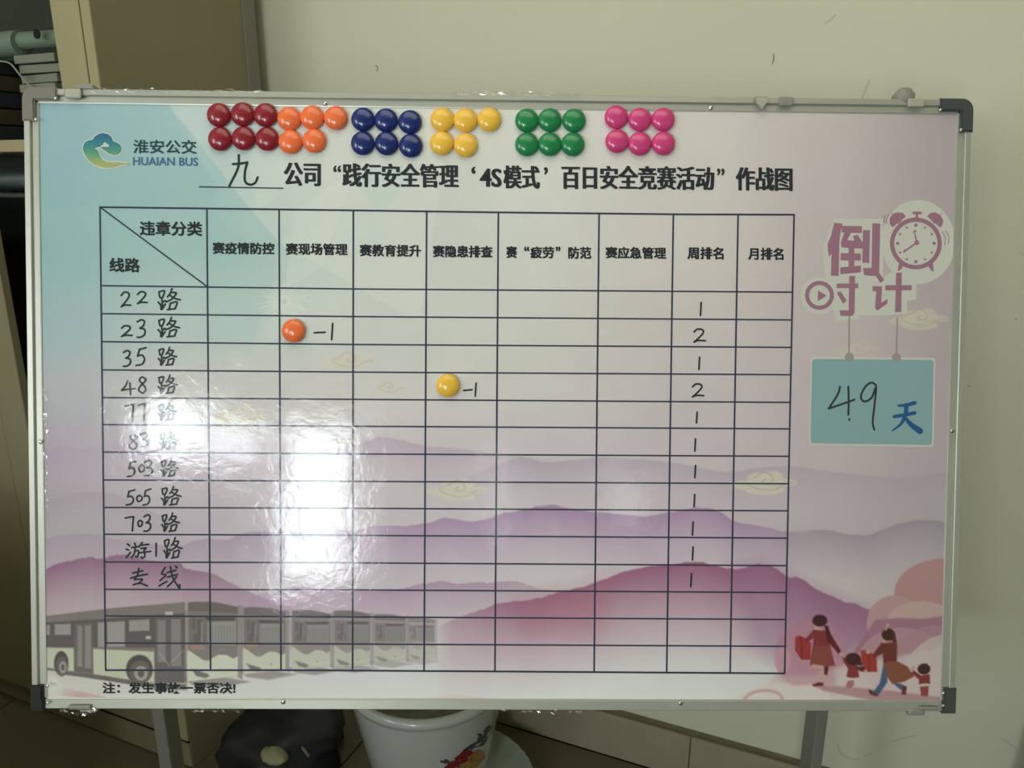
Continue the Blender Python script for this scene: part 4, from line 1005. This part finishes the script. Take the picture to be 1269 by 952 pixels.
sc = bmesh.new(); lathe(sc, [(0, .004), (.15, .004), (.185, .018), (.205, .034), (.208, .036), (.202, .030), (.18, .012), (.14, .001), (0, .001)], 120, rfun=lambda r, a, k: r * (1 + (.012 * abs(math.sin(a * 22)) if r > .18 else 0)))
so = obj('saucer', sc, M_sauc, None, smooth=True, loc=(BX + .045, BY + .01, 0.0)); so.scale = (.86, .86, 1); tag(so, 'cloudy plastic saucer with a scalloped rim under the flower pot', 'saucer')
bm = bmesh.new(); lathe(bm, [(0, 0), (.09, 0), (.092, .024), (0, .026)], 40, (0, 0, .005)); obj('pot_foot', bm, M_pot, pot)
# rubbish between cabinet and pot
M_bin = mat('black_bin_bag', (0.15, 0.16, 0.17), .35, bump=.8, bscale=18)
pbag = on_plane_z(352, 930, .05)
lump('rubbish_bag', 'dark crumpled rubbish bag on the floor between cabinet and flower pot', 'bag', float(pbag[0]), float(pbag[1]), 0, .125, .12, .075, M_bin, 11, amp=.4)
pp = on_plane_z(338, 921, .15); lump('crumpled_paper', 'crumpled pale paper lying on the dark rubbish bag', 'paper', float(pp[0]), float(pp[1]), .105, .030, .02, .014, mat('cream_paper', (0.66, 0.66, 0.52), .8), 5, amp=.3)
pp = on_plane_z(414, 903, .03); lump('blue_wrapper', 'small blue wrapper on the floor beside the flower pot', 'wrapper', float(pp[0]), float(pp[1]), .0, .022, .016, .016, mat('blue_foil', (0.16, 0.20, 0.34), .35), 9, amp=.4)
pa, pb = on_plane_z(372, 924, .115), on_plane_z(382, 936, .115)
tt = bmesh.new(); tube(tt, [(0, 0, 0), (float(pb[0] - pa[0]), float(pb[1] - pa[1]), -.004)], .0035, 8)
tag(obj('twig', tt, M_paper, None, loc=(float(pa[0]), float(pa[1]), .118)), 'short pale twig lying on the dark rubbish bag', 'twig')
M_blk = mat('matt_black', (0.06, 0.06, 0.065), .5)
# black case cut by the lower right corner
pe = on_plane_z(1298, 960, .35)
t = empty('black_case', (float(pe[0]) + .16, float(pe[1]), 0)); tag(t, 'black case cut off by the lower right corner of the photograph', 'case')
bm = bmesh.new(); box(bm, -.16, .16, -.11, .11, 0.005, .45, bevel=.02, seg=3)
for v in bm.verts: k = 1 + (.45 - v.co.z) * .25; v.co.x *= k; v.co.y *= k
obj('case_body', bm, M_blk, t, smooth=True)
bm = bmesh.new(); tube(bm, [(-.05, 0, .445), (-.05, 0, .475), (-.03, 0, .49), (.03, 0, .49), (.05, 0, .475), (.05, 0, .445)], .008, 10); obj('handle', bm, M_blk, t, smooth=True)

# scuffs and a nail hole on the wall paint
M_scuff = mat('scuff_mark', (0.78, 0.78, 0.69), .8); M_nail = mat('nail_mark', (0.60, 0.60, 0.52), .7)
back = bpy.data.objects['wall_back']
def wall_mark(pts, wd, m):
    bm = bmesh.new(); P3 = [on_plane_y(x, y, WY - .0004) for x, y in catmull(pts, 4)]; L = []; R_ = []
    for i, p in enumerate(P3):
        q = P3[min(i + 1, len(P3) - 1)] - P3[max(i - 1, 0)]; q /= np.linalg.norm(q); nrm = np.array([-q[2], 0, q[0]]) * wd / 2 * (.5 + .5 * math.sin(math.pi * i / (len(P3) - 1)))
        L.append(bm.verts.new(p + nrm)); R_.append(bm.verts.new(p - nrm))
    for i in range(len(P3) - 1): bm.faces.new((L[i], R_[i], R_[i + 1], L[i + 1]))
    o = obj('wall_scuff', bm, m, back)
for pts, w, m in [([(465,81),(468,84),(467,89)], .003, M_nail), ([(1066,128),(1072,112),(1078,98)], .004, M_scuff), ([(1022,30),(1030,24),(1036,18)], .004, M_scuff), ([(957,80),(959,72),(958,66)], .003, M_nail),
                  ([(1038,922),(1042,934),(1056,941),(1068,940)], .006, M_scuff), ([(1070,938),(1080,934)], .005, M_scuff), ([(1103,920),(1120,915),(1136,911)], .004, M_scuff), ([(1240,915),(1252,922),(1262,932)], .003, M_scuff),
                  ([(1199,478),(1203,479)], .003, M_nail), ([(1258,394),(1260,397)], .002, M_nail), ([(637,14),(639,19)], .003, M_scuff), ([(1264,312),(1268,316)], .004, M_scuff)]:
    wall_mark(pts, w, m)
# unseen desk, added to block light from the lower left
dk = empty('light_blocking_desk', (-1.75, -0.35, 0)); tag(dk, 'added desk outside the view, blocking light from the lower left', 'desk')
bm = bmesh.new(); box(bm, -.55, .6, -.6, .75, .71, .74, bevel=.003); obj('desk_top', bm, M_cabside, dk)
bm = bmesh.new(); box(bm, -.52, .57, .68, .70, .05, .71); obj('blocking_panel', bm, M_cabside, dk)
for a in (-.52, .54):
    bm = bmesh.new(); box(bm, a, a + .03, -.57, .68, 0, .71); obj('end_panel', bm, M_cabside, dk)
